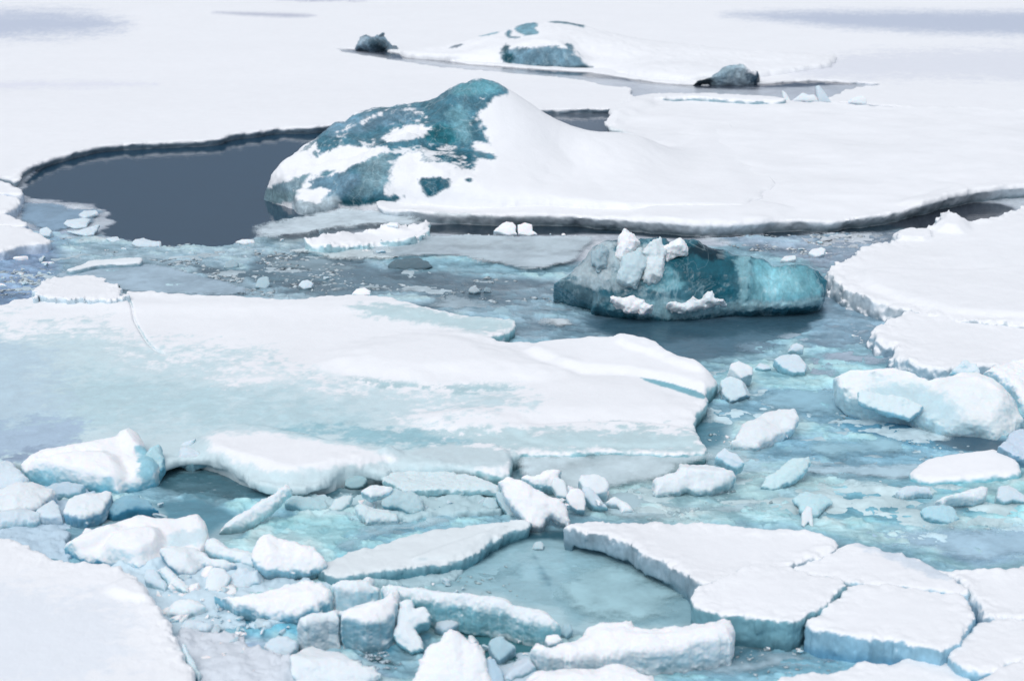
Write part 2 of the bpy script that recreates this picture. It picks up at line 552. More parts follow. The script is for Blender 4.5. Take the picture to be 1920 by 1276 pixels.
# ------------------------------------------------------------------ tilted slabs and lumps
def chunk(name, label, cat, outline, tilt=0, roll=0, z0=0.1, thick=0.2, anchor=None, k=0.04, edge=0.03, ef=5.0,
          relief=0.03, rf=2.5, lump=0.012, lf=12.0, facets=0, pillow=0.0, res=1.0, it=0,
          snow=SNOW, side=None, side_lo=None, tints=(), icy=(0.1, 0.7), mat=None, zfade=0.0, seed=None,
          split=None, group=None, parent=None, cut=-0.09, bumps=(), taper=0.0, off=0.0):
    mat = mat or M_CHUNK
    side = alb(150, 195, 212) if side is None else side
    ol = np.asarray(outline, float)
    if seed is None:
        seed = float(ol.sum() % 97)
    if anchor is None:
        i = ol[:, 1].argmax()
        anchor = ol[i]
    ax, ay = gnd(anchor[0], anchor[1], z0)
    A = np.array([float(ax), float(ay), z0])
    n = np.array([tan(radians(roll)), -tan(radians(tilt)), 1.0]); n /= np.linalg.norm(n)
    u = np.array([1.0, 0, 0]) - n[0] * n; u /= np.linalg.norm(u)
    v = np.cross(n, u)
    A = A + n * off
    C0 = np.array([0, 0, CH])

    def toplane(pl):
        R = np.stack(ray(pl[:, 0], pl[:, 1]), 1)
        t = ((A - C0) @ n) / (R @ n)
        W = C0 + R * t[:, None] - A
        return np.stack([W @ u, W @ v], 1)
    O = toplane(rnd_poly(ol, it))
    h = np.linalg.norm(A - C0) / FPX * 1.9 * res
    pad = edge + lump * 2 + 2 * h
    us = np.arange(O[:, 0].min() - pad, O[:, 0].max() + pad, h).astype(f4)
    vs = np.arange(O[:, 1].min() - pad, O[:, 1].max() + pad, h).astype(f4)
    mx = relief * 1.2 + pillow + lump * 2 + sum(abs(b[1]) for b in bumps) + 3 * h
    ws = np.arange(-thick - lump * 2 - 3 * h, mx, h).astype(f4)
    U, Vv = np.meshgrid(us, vs, indexing='ij')
    d2 = sdf(U, Vv, O)
    size = max(1e-3, -d2.min())
    d2 = d2 + edge * fbm(U, Vv, 0 * U, ef, 4, 0.6, seed)
    top = relief * fbm(U, Vv, 0 * U, rf, 4, 0.5, seed + 1) + pillow * np.clip(-d2 / size, 0, 1) ** 0.6
    for bp, bh, bs in bumps:
        db = sdf(U, Vv, toplane(rnd_poly(bp, 1)))
        top = top + bh * smooth(-bs * 0.5, bs, -db)
    F = d2[:, :, None] + (taper * np.maximum(-ws, 0))[None, None, :]
    F = smax(F, ws[None, None, :] - top[:, :, None], k)
    F = smax(F, -thick - ws[None, None, :] + 0 * F, k)
    if facets:
        rr = np.random.RandomState(int(seed * 10) % 9973)
        for _ in range(facets):
            a = rr.uniform(0, 2 * math.pi)
            nz = rr.uniform(-0.5, 0.9)
            fn = np.array([cos(a), sin(a), nz]); fn /= np.linalg.norm(fn)
            ext = np.max(O @ fn[:2])
            off = ext * rr.uniform(0.72, 0.95) + fn[2] * (-thick * 0.3)
            F = smax(F, fn[0] * U[:, :, None] + fn[1] * Vv[:, :, None] + fn[2] * ws[None, None, :] - off, k * 0.6)
    I, J, K = np.nonzero(np.abs(F) < max(lump * 3, 2 * h))
    lu, lv, lw = us[I], vs[J], ws[K]
    F[I, J, K] += 0.10 * edge * fbm(lu, lv, lw, ef * 3, 3, 0.6, seed + 9)
    F[I, J, K] += lump * (fbm(lu, lv, lw, lf, 4, 0.65, seed + 2) + 0.18 * fbm(lu, lv, lw, 26.0, 2, 0.6, seed + 4) + 0.5 * billow(lu, lv, lw, lf * 0.6, 2, seed))
    wz = A[2] + u[2] * us[:, None, None] + v[2] * vs[None, :, None] + n[2] * ws[None, None, :]
    F = np.maximum(F, cut - wz)
    F[0] = F[-1] = 9; F[:, 0] = F[:, -1] = 9; F[:, :, 0] = F[:, :, -1] = 9
    V, Q = nets(F)
    if len(V) == 0:
        print('EMPTY', label); return None
    V = V.astype(float)
    L = np.stack([us[0] + V[:, 0] * h, vs[0] + V[:, 1] * h, ws[0] + V[:, 2] * h], 1)
    P = A + L[:, :1] * u + L[:, 1:2] * v + L[:, 2:3] * n
    N = vnormals(P, Q)
    tint, ice = paint(P, N, snow, side, side_lo, icy, tints, zfade, seed)
    return emit(name, label, cat, P, Q, tint, ice, mat, split, group, None, N, parent)
# ------------------------------------------------------------------ water: open pools, slush and drowned ice
def water_material():
    m = bpy.data.materials.new('lagoon_water')
    m.use_nodes = True
    t = m.node_tree
    L = t.links.new
    p = t.nodes['Principled BSDF']
    geo = node(t, 'ShaderNodeNewGeometry')
    at = node(t, 'ShaderNodeAttribute', attribute_name='tint')
    ai = node(t, 'ShaderNodeAttribute', attribute_name='ice')
    # drifting films and drowned plates of paler ice
    mp = node(t, 'ShaderNodeMapping')
    mp.inputs['Scale'].default_value = (0.75, 1.0, 1)
    L(geo.outputs['Position'], mp.inputs[0])
    n1 = node(t, 'ShaderNodeTexNoise', i_Scale=1.5, i_Detail=9.0, i_Roughness=0.62, i_Distortion=1.3)
    L(mp.outputs[0], n1.inputs['Vector'])
    r1 = node(t, 'ShaderNodeMapRange', i_From_Min=0.36, i_From_Max=0.66, i_To_Min=-1.0, i_To_Max=1.0)
    L(n1.outputs[0], r1.inputs[0])
    n2 = node(t, 'ShaderNodeTexNoise', i_Scale=7.0, i_Detail=7.0, i_Roughness=0.7, i_Distortion=0.8)
    L(mp.outputs[0], n2.inputs['Vector'])
    r2 = node(t, 'ShaderNodeMapRange', i_From_Min=0.36, i_From_Max=0.66, i_To_Min=-0.7, i_To_Max=0.7)
    L(n2.outputs[0], r2.inputs[0])
    ad = node(t, 'ShaderNodeMath', operation='ADD')
    L(r1.outputs[0], ad.inputs[0]); L(r2.outputs[0], ad.inputs[1])
    ms = node(t, 'ShaderNodeMath', operation='MULTIPLY')
    mi = node(t, 'ShaderNodeMapRange', i_To_Min=0.04, i_To_Max=0.25)
    L(ai.outputs['Fac'], mi.inputs[0])
    L(ad.outputs[0], ms.inputs[0]); L(mi.outputs[0], ms.inputs[1])
    ex = node(t, 'ShaderNodeMath', operation='POWER')
    ex.inputs[0].default_value = 2.4
    L(ms.outputs[0], ex.inputs[1])
    vm = node(t, 'ShaderNodeVectorMath', operation='SCALE')
    L(at.outputs['Color'], vm.inputs[0]); L(ex.outputs[0], vm.inputs['Scale'])
    # small white crumbs locked in the slush
    vo = node(t, 'ShaderNodeTexNoise', i_Scale=26.0, i_Detail=4.0, i_Roughness=0.6)
    L(mp.outputs[0], vo.inputs['Vector'])
    vr = node(t, 'ShaderNodeMapRange', i_From_Min=0.64, i_From_Max=0.72)
    L(vo.outputs[0], vr.inputs[0])
    vg = node(t, 'ShaderNodeMath', operation='MULTIPLY')
    L(vr.outputs[0], vg.inputs[0]); L(ai.outputs['Fac'], vg.inputs[1])
    vh = node(t, 'ShaderNodeMath', operation='MULTIPLY'); vh.inputs[1].default_value = 0.45
    L(vg.outputs[0], vh.inputs[0])
    mx = node(t, 'ShaderNodeMix', data_type='RGBA')
    L(vh.outputs[0], mx.inputs['Factor']); L(vm.outputs[0], mx.inputs['A'])
    mx.inputs['B'].default_value = (0.72, 0.8, 0.85, 1)
    L(mx.outputs['Result'], p.inputs['Base Color'])
    rr = node(t, 'ShaderNodeMapRange', i_To_Min=0.04, i_To_Max=0.3)
    L(ai.outputs['Fac'], rr.inputs[0]); L(rr.outputs[0], p.inputs['Roughness'])
    p.inputs['IOR'].default_value = 1.33
    sp = node(t, 'ShaderNodeMapRange', i_To_Min=0.4, i_To_Max=0.3)
    L(ai.outputs['Fac'], sp.inputs[0]); L(sp.outputs[0], p.inputs['Specular IOR Level'])
    # ripples on open water, knobbly skin on slush
    mw = node(t, 'ShaderNodeMapping'); mw.inputs['Scale'].default_value = (1.0, 3.2, 1)
    L(geo.outputs['Position'], mw.inputs[0])
    n5 = node(t, 'ShaderNodeTexNoise', i_Scale=4.0, i_Detail=3.0)
    L(mw.outputs[0], n5.inputs['Vector'])
    b1 = node(t, 'ShaderNodeBump', i_Distance=0.012, i_Strength=0.2)
    L(n5.outputs[0], b1.inputs['Height'])
    b2 = node(t, 'ShaderNodeBump', i_Distance=0.02)
    L(n2.outputs[0], b2.inputs['Height'])
    L(ai.outputs['Fac'], b2.inputs['Strength'])
    L(b1.outputs[0], b2.inputs['Normal']); L(b2.outputs[0], p.inputs['Normal'])
    return m


DEEP = alb(34, 64, 86)
# (outline px, colour, iciness, softness px, ragged)
WATER = [
    ([(-400, 430), (0, 440), (300, 455), (700, 470), (1100, 500), (1500, 430), (2300, 400), (2300, 1500), (-400, 1500)], alb(135, 172, 188), 0.8, 10, .6),
    # purple-grey slush far left, grey middle band
    ([(-400, 430), (120, 430), (130, 520), (60, 600), (-400, 620)], alb(132, 154, 184), 0.8, 45, 1),
    ([(100, 440), (470, 455), (700, 465), (760, 520), (1150, 520), (1000, 600), (560, 575), (130, 560)], alb(150, 173, 187), 0.85, 26, 1),
    ([(440, 485), (600, 470), (730, 500), (960, 520), (1060, 540), (1000, 570), (800, 568), (560, 548), (470, 525)], alb(92, 116, 132), 0.5, 22, 1.2),
    ([(250, 478), (420, 500), (640, 528), (600, 540), (400, 515)], alb(82, 104, 118), 0.5, 14, 1.2),
    ([(900, 560), (1060, 545), (1150, 600), (1250, 640), (1120, 650), (900, 640)], alb(125, 150, 166), 0.7, 20, 1),
    # round the clear berg
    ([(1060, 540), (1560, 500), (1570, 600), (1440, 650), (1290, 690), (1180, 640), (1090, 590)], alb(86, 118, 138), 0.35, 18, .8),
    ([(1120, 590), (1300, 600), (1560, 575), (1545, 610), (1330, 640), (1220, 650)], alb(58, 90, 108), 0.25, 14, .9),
    ([(1545, 545), (1700, 575), (1690, 620), (1600, 660), (1480, 650), (1540, 610)], alb(124, 152, 172), 0.6, 14, .8),
    ([(1260, 435), (1760, 430), (1700, 470), (1580, 510), (1440, 480), (1330, 455)], alb(134, 150, 168), 0.8, 12, 1),
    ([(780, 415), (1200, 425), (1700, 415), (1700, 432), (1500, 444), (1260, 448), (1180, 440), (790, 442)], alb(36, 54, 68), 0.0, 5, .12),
    ([(1640, 385), (1900, 380), (1860, 430), (1660, 432)], alb(48, 56, 68), 0.1, 8, .5),
    # open pools
    ([(20, 370), (120, 240), (300, 200), (660, 180), (700, 400), (560, 405), (520, 425), (465, 440), (440, 462), (345, 462), (230, 458), (195, 440), (200, 400), (110, 380)], DEEP, 0.0, 5, .8),
    ([(980, 150), (1300, 150), (1300, 275), (1190, 290), (980, 290)], alb(96, 108, 122), 0.0, 6, .3),
    # far right skin of grey young ice
    ([(600, 60), (1300, 110), (1480, 140), (1620, 120), (3600, 110), (3600, 215), (1200, 215), (1120, 150), (600, 110)], alb(196, 206, 220), 0.4, 5, .4),
    ([(650, 80), (760, 92), (1110, 128), (1290, 153), (1440, 152), (1640, 148), (1560, 160), (1440, 168), (1300, 165), (1180, 152), (1000, 135), (640, 98)], alb(70, 82, 98), 0.0, 7, .5),
    ([(1300, 150), (1660, 143), (1640, 156), (1440, 166), (1300, 164)], alb(60, 68, 84), 0.0, 8, .8),
    # turquoise right channel
    ([(1300, 700), (1500, 660), (1640, 690), (1900, 820), (1960, 880), (1500, 890), (1340, 850), (1290, 780)], alb(142, 182, 202), 0.85, 22, 1),
    ([(1560, 760), (1700, 780), (1860, 830), (1740, 848), (1600, 810)], alb(98, 152, 180), 0.6, 16, 1),
    ([(1700, 790), (1960, 850), (1960, 868), (1900, 850), (1780, 835)], alb(66, 96, 116), 0.2, 10, .6),
    ([(1130, 880), (1400, 900), (1960, 880), (2300, 880), (2300, 1080), (1800, 1075), (1560, 1000), (1130, 985)], alb(162, 204, 220), 0.85, 18, 1),
    ([(1440, 915), (1700, 905), (2000, 910), (2000, 960), (1640, 985), (1460, 965)], alb(126, 180, 198), 0.8, 26, 1.2),
    ([(960, 880), (1300, 852), (1500, 870), (1640, 900), (1450, 950), (1300, 985), (1100, 985), (1000, 940)], alb(176, 208, 221), 0.9, 24, 1),
 ([(1640, 1000), (2000, 985), (2000, 1060), (1800, 1060)], alb(174, 206, 230), 0.6, 18, .8),
    ([(1300, 715), (1345, 760), (1360, 840), (1420, 870), (1330, 850), (1290, 790)], alb(88, 138, 158), 0.4, 12, .8),
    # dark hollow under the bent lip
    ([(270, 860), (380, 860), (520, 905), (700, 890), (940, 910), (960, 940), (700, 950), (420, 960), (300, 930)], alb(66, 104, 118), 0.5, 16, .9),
    ([(420, 930), (560, 925), (600, 975), (900, 965), (980, 970), (780, 1010), (600, 1060), (480, 1010), (380, 990)], alb(142, 188, 206), 0.75, 18, .8),
    ([(200, 940), (400, 920), (480, 1000), (380, 1020), (220, 985)], alb(88, 140, 160), 0.4, 16, .9),
    # the lens-shaped pool
    ([(800, 1090), (930, 1000), (1080, 985), (1200, 1040), (1310, 1120), (1330, 1190), (1050, 1190), (900, 1120)], alb(150, 190, 204), 0.4, 12, .5),
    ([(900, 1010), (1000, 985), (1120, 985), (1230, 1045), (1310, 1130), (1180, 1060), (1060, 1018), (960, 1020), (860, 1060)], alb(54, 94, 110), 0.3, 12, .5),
    ([(1000, 1025), (1030, 1060), (1040, 1110), (1015, 1090), (985, 1040)], alb(96, 140, 158), 0.4, 14, .9),
    ([(820, 1180), (880, 1170), (1060, 1215), (1040, 1240), (900, 1230)], alb(70, 124, 136), 0.15, 10, .6),
    # lower left rubble field and lower right
    ([(200, 1040), (400, 1030), (720, 1060), (820, 1180), (780, 1240), (540, 1200), (330, 1180), (260, 1100)], alb(104, 166, 192), 0.8, 20, 1),
    ([(330, 1190), (560, 1200), (760, 1250), (900, 1500), (300, 1500)], alb(158, 182, 206), 1.0, 20, 1),
    ([(640, 1215), (760, 1235), (790, 1250), (740, 1262), (680, 1240)], alb(76, 112, 124), 0.3, 8, .8),
    ([(1100, 1220), (1380, 1190), (1500, 1200), (1700, 1230), (1640, 1300), (1100, 1300)], alb(140, 184, 202), 0.8, 18, .8),
    ([(1380, 1170), (1510, 1165), (1520, 1195), (1440, 1215), (1380, 1210)], alb(60, 84, 94), 0.2, 10, .6),
]


def build_water(feet=()):
    pxs = np.concatenate([np.linspace(-4200, -320, 40), np.arange(-300, 2220, 2.8), np.linspace(2240, 6000, 40)])
    pys = np.concatenate([np.array([-299.2, -297, -292, -280, -260, -230, -190, -140, -90, -50, -20]), np.arange(0, 1300, 2.2), np.arange(1310, 3400, 30)])
    PX, PY = np.meshgrid(pxs, pys, indexing='ij')
    X, Y = gnd(PX, PY)
    px, py = PX.ravel(), PY.ravel()
    x, y = X.ravel(), Y.ravel()
    z = 0 * x
    wv = fbm(x * 0.7, y, z, 1.8, 6, 0.62, 31)
    near = np.clip((py + 40) / 700, 0.12, 1)
    tint = np.tile(alb(196, 206, 220), (len(px), 1)); ice = np.full(len(px), 0.5)
    fine = fbm(x, y, z, 6.0, 5, 0.65, 33)
    for pl, col, ic, soft, amp in WATER:
        P_ = np.asarray(pl, float)
        bb = (px > P_[:, 0].min() - 90) & (px < P_[:, 0].max() + 90) & (py > P_[:, 1].min() - 50) & (py < P_[:, 1].max() + 50)
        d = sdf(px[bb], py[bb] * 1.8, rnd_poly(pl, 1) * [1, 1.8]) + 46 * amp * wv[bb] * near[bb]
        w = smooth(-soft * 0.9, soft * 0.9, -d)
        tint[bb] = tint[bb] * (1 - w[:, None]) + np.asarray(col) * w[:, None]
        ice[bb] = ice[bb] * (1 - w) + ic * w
    tint = np.clip(tint * (1 + 0.24 * smooth(0.45, 0.8, ice))[:, None], 0, 0.8)
    for pl in feet:          # the drowned feet of the broken pieces show pale through the water round them
        P_ = np.asarray(pl, float)
        c = P_.mean(0)
        P_ = (P_ - c) * [1.16, 1.25] + c + [0, 5]
        bb = (px > P_[:, 0].min() - 50) & (px < P_[:, 0].max() + 50) & (py > P_[:, 1].min() - 30) & (py < P_[:, 1].max() + 30)
        d = sdf(px[bb], py[bb] * 1.8, P_ * [1, 1.8]) + 22 * wv[bb] * near[bb]
        w = 0.75 * smooth(-16, 8, -d) * (ice[bb] > 0.25)
        tint[bb] = tint[bb] * (1 - w[:, None]) + alb(176, 207, 219) * w[:, None]
    # rafted scraps of paler ice, each with a little height and a broken edge, in the slush
    g = smooth(60, 300, py) * smooth(0.3, 0.75, ice)
    for f_, th, hgt, wgt, sd_ in ((1.3, 0.10, 0.016, 0.5, 41), (2.9, 0.16, 0.014, 0.45, 42), (6.5, 0.2, 0.012, 0.4, 43)):
        n_ = fbm(x * 0.62 + 0.3 * y, y, z * 0, f_, 5, 0.6, sd_) + 0.22 * fine
        m_ = smooth(th, th + 0.10, n_) * g
        pale = np.clip(tint * 1.2 + np.array([0.05, 0.11, 0.13]), 0, 0.82)
        tint = tint * (1 - (wgt * m_)[:, None]) + pale * (wgt * m_)[:, None]
        lo_ = smooth(th - 0.25, th - 0.5, n_) * g
        tint = tint * (1 - 0.2 * lo_[:, None] * np.array([1.2, 0.95, 0.85]))
        z = z + hgt * m_
    lumpy = np.maximum(fbm(x, y, 0 * z, 5.0, 5, 0.62, 44), -0.2)
    z = z + g * 0.014 * lumpy
    P = np.stack([x, y, z], 1)
    ni, nj = len(pxs), len(pys)
    id_ = np.arange(ni * nj).reshape(ni, nj)
    Q = np.stack([id_[:-1, :-1], id_[:-1, 1:], id_[1:, 1:], id_[1:, :-1]], -1).reshape(-1, 4)
    N = vnormals(P, Q)
    if N[:, 2].mean() < 0:
        Q = Q[:, ::-1]
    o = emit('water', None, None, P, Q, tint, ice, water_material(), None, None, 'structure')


# ------------------------------------------------------------------ the snow-covered lake ice reaching to the horizon
def far_hook(X, Y, top, d2):
    top = top - 0.075 * smooth(31, 38, Y)
    return top + 0.018 * fbm(X * 0.35, Y, 0 * X, 0.25, 3, 0.5, 77), d2


slab('snow_field', None, None,
     [(-900, 560), (-500, 470), (-200, 350), (0, 332), (28, 345), (45, 336), (70, 308), (130, 287), (210, 272), (300, 268), (400, 262), (424, 259), (432, 254),
      (480, 247), (530, 240), (595, 240), (760, 215), (1000, 206), (1060, 204), (1150, 203), (1230, 200), (1330, 190), (1560, 188), (1760, 206),
      (3200, 240), (3200, -262), (-1900, -262), (-2600, 300)],
     z0=0.115, zb=-0.06, sx=3.0, sy=1.2, dz=0.02, k=0.12, edge=0.09, ef=1.3, lump=0.024, lf=4, und=0.11, rimlump=0.03,
     holes=[[(640, 84), (700, 86), (745, 92), (850, 111), (940, 117), (1040, 124), (1110, 128), (1200, 143), (1290, 152), (1420, 150),
             (1520, 143), (1590, 147), (1650, 152), (1600, 159), (1560, 170), (1540, 184), (1520, 190), (1440, 186), (1240, 186), (1180, 176), (1200, 160),
             (1130, 150), (1080, 137), (940, 126), (850, 120), (760, 109), (700, 98), (652, 91)]],
     side=alb(150, 172, 188), icy=(-0.5, 0.1), split=None, kind='structure', hook=far_hook, it=1, seed=2,
     tints=[([(-300, 22), (60, 18), (180, 26), (250, 50), (120, 70), (-300, 74)], alb(192, 203, 222), 44, .3),
            ([(380, 22), (500, 24), (600, 28), (560, 33), (470, 30)], alb(190, 197, 214), 9, .2),
            ([(1330, 26), (1560, 20), (1920, 22), (3000, 20), (3000, 70), (1920, 68), (1620, 56), (1450, 38)], alb(190, 201, 220), 26, .25),
            ([(500, -6), (640, -4), (700, 3), (540, 2)], alb(186, 192, 212), 6, .4),
            ([(1450, 120), (1700, 90), (3000, 80), (3000, 150), (1500, 150)], alb(222, 228, 239), 30, .6),
            ([(-200, 156), (150, 152), (330, 158), (150, 166), (-200, 164)], alb(226, 231, 243), 16, .5)], mott=0.01)
# ------------------------------------------------------------------ the big berg: heights through surveyed points
def tps(pts):
    P = np.array(pts, float)
    n = len(P)

    def U(r2):
        return 0.5 * r2 * np.log(r2 + 1e-9)
    d2 = ((P[:, None, :2] - P[None, :, :2]) ** 2).sum(-1)
    A = np.zeros((n + 3, n + 3))
    A[:n, :n] = U(d2) + 0.002 * np.eye(n)
    A[:n, n] = 1; A[:n, n + 1:] = P[:, :2]
    A[n, :n] = 1; A[n + 1:, :n] = P[:, :2].T
    w = np.linalg.solve(A, np.concatenate([P[:, 2], [0, 0, 0]]))

    def f(X, Y):
        r = w[n] + w[n + 1] * X + w[n + 2] * Y
        for i in range(n):
            r = r + w[i] * U((X - P[i, 0]) ** 2 + (Y - P[i, 1]) ** 2)
        return r
    return f


def heights(name_pts, back):
    pts = []
    for px, py, Y in name_pts:
        x, y, z = at_depth(px, py, Y)
        pts.append((float(x), float(y), float(z)))
    pts += back
    return tps(pts)


def berg(name, label, cat, f, box, zt, hx, hy, hz, foot=None, rough=0.03, rf=3.0, crease=0.0, cf=1.2, tints=(), mat=None,
         snow=SNOW, side=None, side_lo=None, icy=(-2, -1), split=('snow_cover', 'ice_body'), seed=5., lump=0.01, group=None, zb=-0.1, taper=None, smoothx=None, dust=0.0):
    xs = np.arange(box[0], box[1], hx).astype(f4); ys = np.arange(box[2], box[3], hy).astype(f4)
    X, Y = np.meshgrid(xs, ys, indexing='ij')
    top = f(X, Y).astype(f4)
    rk = 1.0 if smoothx is None else 1 - 0.85 * smooth(smoothx[0], smoothx[1], X)
    top = top + rk * rough * fbm(X, Y, 0 * X, rf, 5, 0.55, seed)
    if crease:
        top = top - rk * crease * np.maximum(billow(X, Y, 0 * X, cf, 3, seed) - 0.2, 0)
    d = np.full(X.shape, -9.0, f4)
    if foot is not None:
        d = sdf(X, Y, foot) + 0.06 * fbm(X, Y, 0 * X, 2.5, 4, .6, seed + 2)
    Z = np.arange(zb - hz, min(zt, top.max()) + 4 * hz, hz).astype(f4)
    if taper is not None:
        top = taper(X, Y, top)
    gx, gy = np.gradient(top, hx, hy)
    sl = np.sqrt(1 + np.minimum(gx ** 2 + gy ** 2, 16))
    F = (Z[None, None, :] - top[:, :, None]) / sl[:, :, None]
    F = smax(F, d[:, :, None] + 0 * F, 0.12)
    F = np.maximum(F, zb - Z[None, None, :])
    I, J, K = np.nonzero(np.abs(F) < 0.06)
    x, y, z = X[I, J], Y[I, J], Z[K]
    rl = 1.0 if smoothx is None else (1 - 0.85 * smooth(smoothx[0], smoothx[1], x))
    F[I, J, K] += rl * lump * (fbm(x, y, z, 7, 4, 0.6, seed + 3) + 0.6 * billow(x, y, z, 5, 2, seed))
    F[0] = F[-1] = 9; F[:, 0] = F[:, -1] = 9; F[:, :, 0] = 9
    V, Q = nets(F)
    P = np.stack([xs[0] + V[:, 0] * hx, ys[0] + V[:, 1] * hy, Z[0] + V[:, 2] * hz], 1)
    N = vnormals(P, Q)
    side = alb(70, 120, 138) if side is None else side
    tint, ice = paint(P, N, snow, side, side_lo, icy, tints, 0, seed, 0.03, dust)
    return emit(name, label, cat, P, Q, tint, ice, mat or M_BERG, split, group, None, N)


TEAL, TEALD, TEALL, GREYB = alb(68, 118, 138), alb(26, 88, 108), alb(112, 158, 178), alb(98, 136, 158)
FRONT = [(500, 340, 24.2), (560, 272, 24.6), (620, 233, 25.0), (680, 205, 25.3), (740, 193, 25.4), (800, 183, 25.4), (850, 163, 25.4),
         (895, 148, 25.3), (930, 156, 25.3), (970, 178, 25.4), (1010, 203, 25.5), (1060, 232, 25.9), (1130, 257, 26.7), (1205, 276, 27.3),
         # faces
         (497, 352, 23.9), (560, 330, 23.9), (620, 300, 24.0), (690, 275, 24.2), (760, 270, 24.1), (830, 255, 24.3),
         (560, 378, 23.3), (640, 340, 23.6), (700, 320, 23.6), (760, 300, 23.7), (640, 384, 23.15), (720, 384, 23.0), (790, 385, 22.8),
         (800, 215, 24.9), (880, 200, 24.9), (700, 235, 24.8), (620, 265, 24.5), (850, 300, 23.7), (880, 340, 23.2), (950, 300, 24.0),
         (900, 385, 22.7), (1000, 390, 22.6), (1000, 320, 23.9), (1100, 330, 24.3), (1100, 390, 22.7), (1200, 330, 24.6), (1200, 395, 22.9), (950, 230, 24.8), (1050, 275, 25.0)]


def bx(px, py, z):
    x, y = gnd(px, py, z)
    return (float(x), float(y), z)


BACK = []
for px, py, Y in FRONT[:14]:
    x, y, z = at_depth(px, py, Y)
    BACK.append((float(x) * 1.0, Y + 0.9, max(float(z) - 0.75, -0.4)))
    BACK.append((float(x), Y + 2.4, -0.6))
BACK += [(-4.0, 24.0, -0.6), (-3.9, 25.5, -0.9), (-3.8, 22.5, -0.3)]
BACK += [bx(*q) for q in [(1260, 280, .22), (1320, 292, .16), (1300, 330, .16), (1300, 390, .16), (1400, 300, .1), (1400, 390, .1), (1480, 340, .05)]]
hf0 = heights(FRONT, BACK)


def hit(px, py, f):
    Y = np.linspace(22.0, 28.0, 400)
    x, y, z = at_depth(px, py, Y)
    b = np.nonzero(z < f(x, y))[0]
    i = b[0] if len(b) else 200
    return (float(x[i]), float(y[i]))


CREASES = []
for ln, amp, wd_ in [([(775, 262), (738, 276), (700, 288), (672, 312), (652, 345), (642, 372)], .10, .13),
                     ([(838, 188), (832, 222), (812, 246), (780, 262), (740, 270), (700, 276), (650, 268)], .09, .12),
                     ([(898, 152), (872, 178), (850, 192), (846, 215)], .06, .09),
                     ([(600, 262), (650, 238), (700, 216), (750, 206)], .06, .12),
                     ([(800, 262), (850, 268), (900, 250)], -.08, .16),
                     ([(700, 318), (730, 300), (760, 292)], -.07, .14), ([(600, 300), (650, 290), (690, 280)], -.06, .12),
                     ([(505, 350), (560, 325), (610, 300)], .05, .10)]:
    CREASES.append((np.array([hit(a, b, hf0) for a, b in ln]), amp, wd_))


def hf(X, Y):
    h = hf0(X, Y)
    nz = 0.05 * fbm(X, Y, 0 * X, 3.0, 3, 0.6, 91)
    for W_, amp, wd_ in CREASES:
        best = np.full(X.shape, 9.0)
        for i in range(len(W_) - 1):
            a, b = W_[i], W_[i + 1]
            e = b - a
            t = np.clip(((X - a[0]) * e[0] + (Y - a[1]) * e[1]) / (e @ e + 1e-9), 0, 1)
            best = np.minimum(best, np.hypot(X - a[0] - t * e[0], Y - a[1] - t * e[1]))
        h = h + amp * np.exp(-np.abs(best + nz) / wd_)
    return h


foot = np.array([bx(*q)[:2] for q in [(490, 372, 0), (515, 382, 0), (548, 392, 0), (570, 408, 0), (610, 400, 0), (680, 396, 0), (760, 402, 0), (900, 410, 0),
                                       (1400, 415, 0), (1500, 330, 0), (1500, 240, 0)]] + [(-1.0, 30.0), (-3.0, 28.5), (-3.9, 26.5), (-3.75, 24.9)])

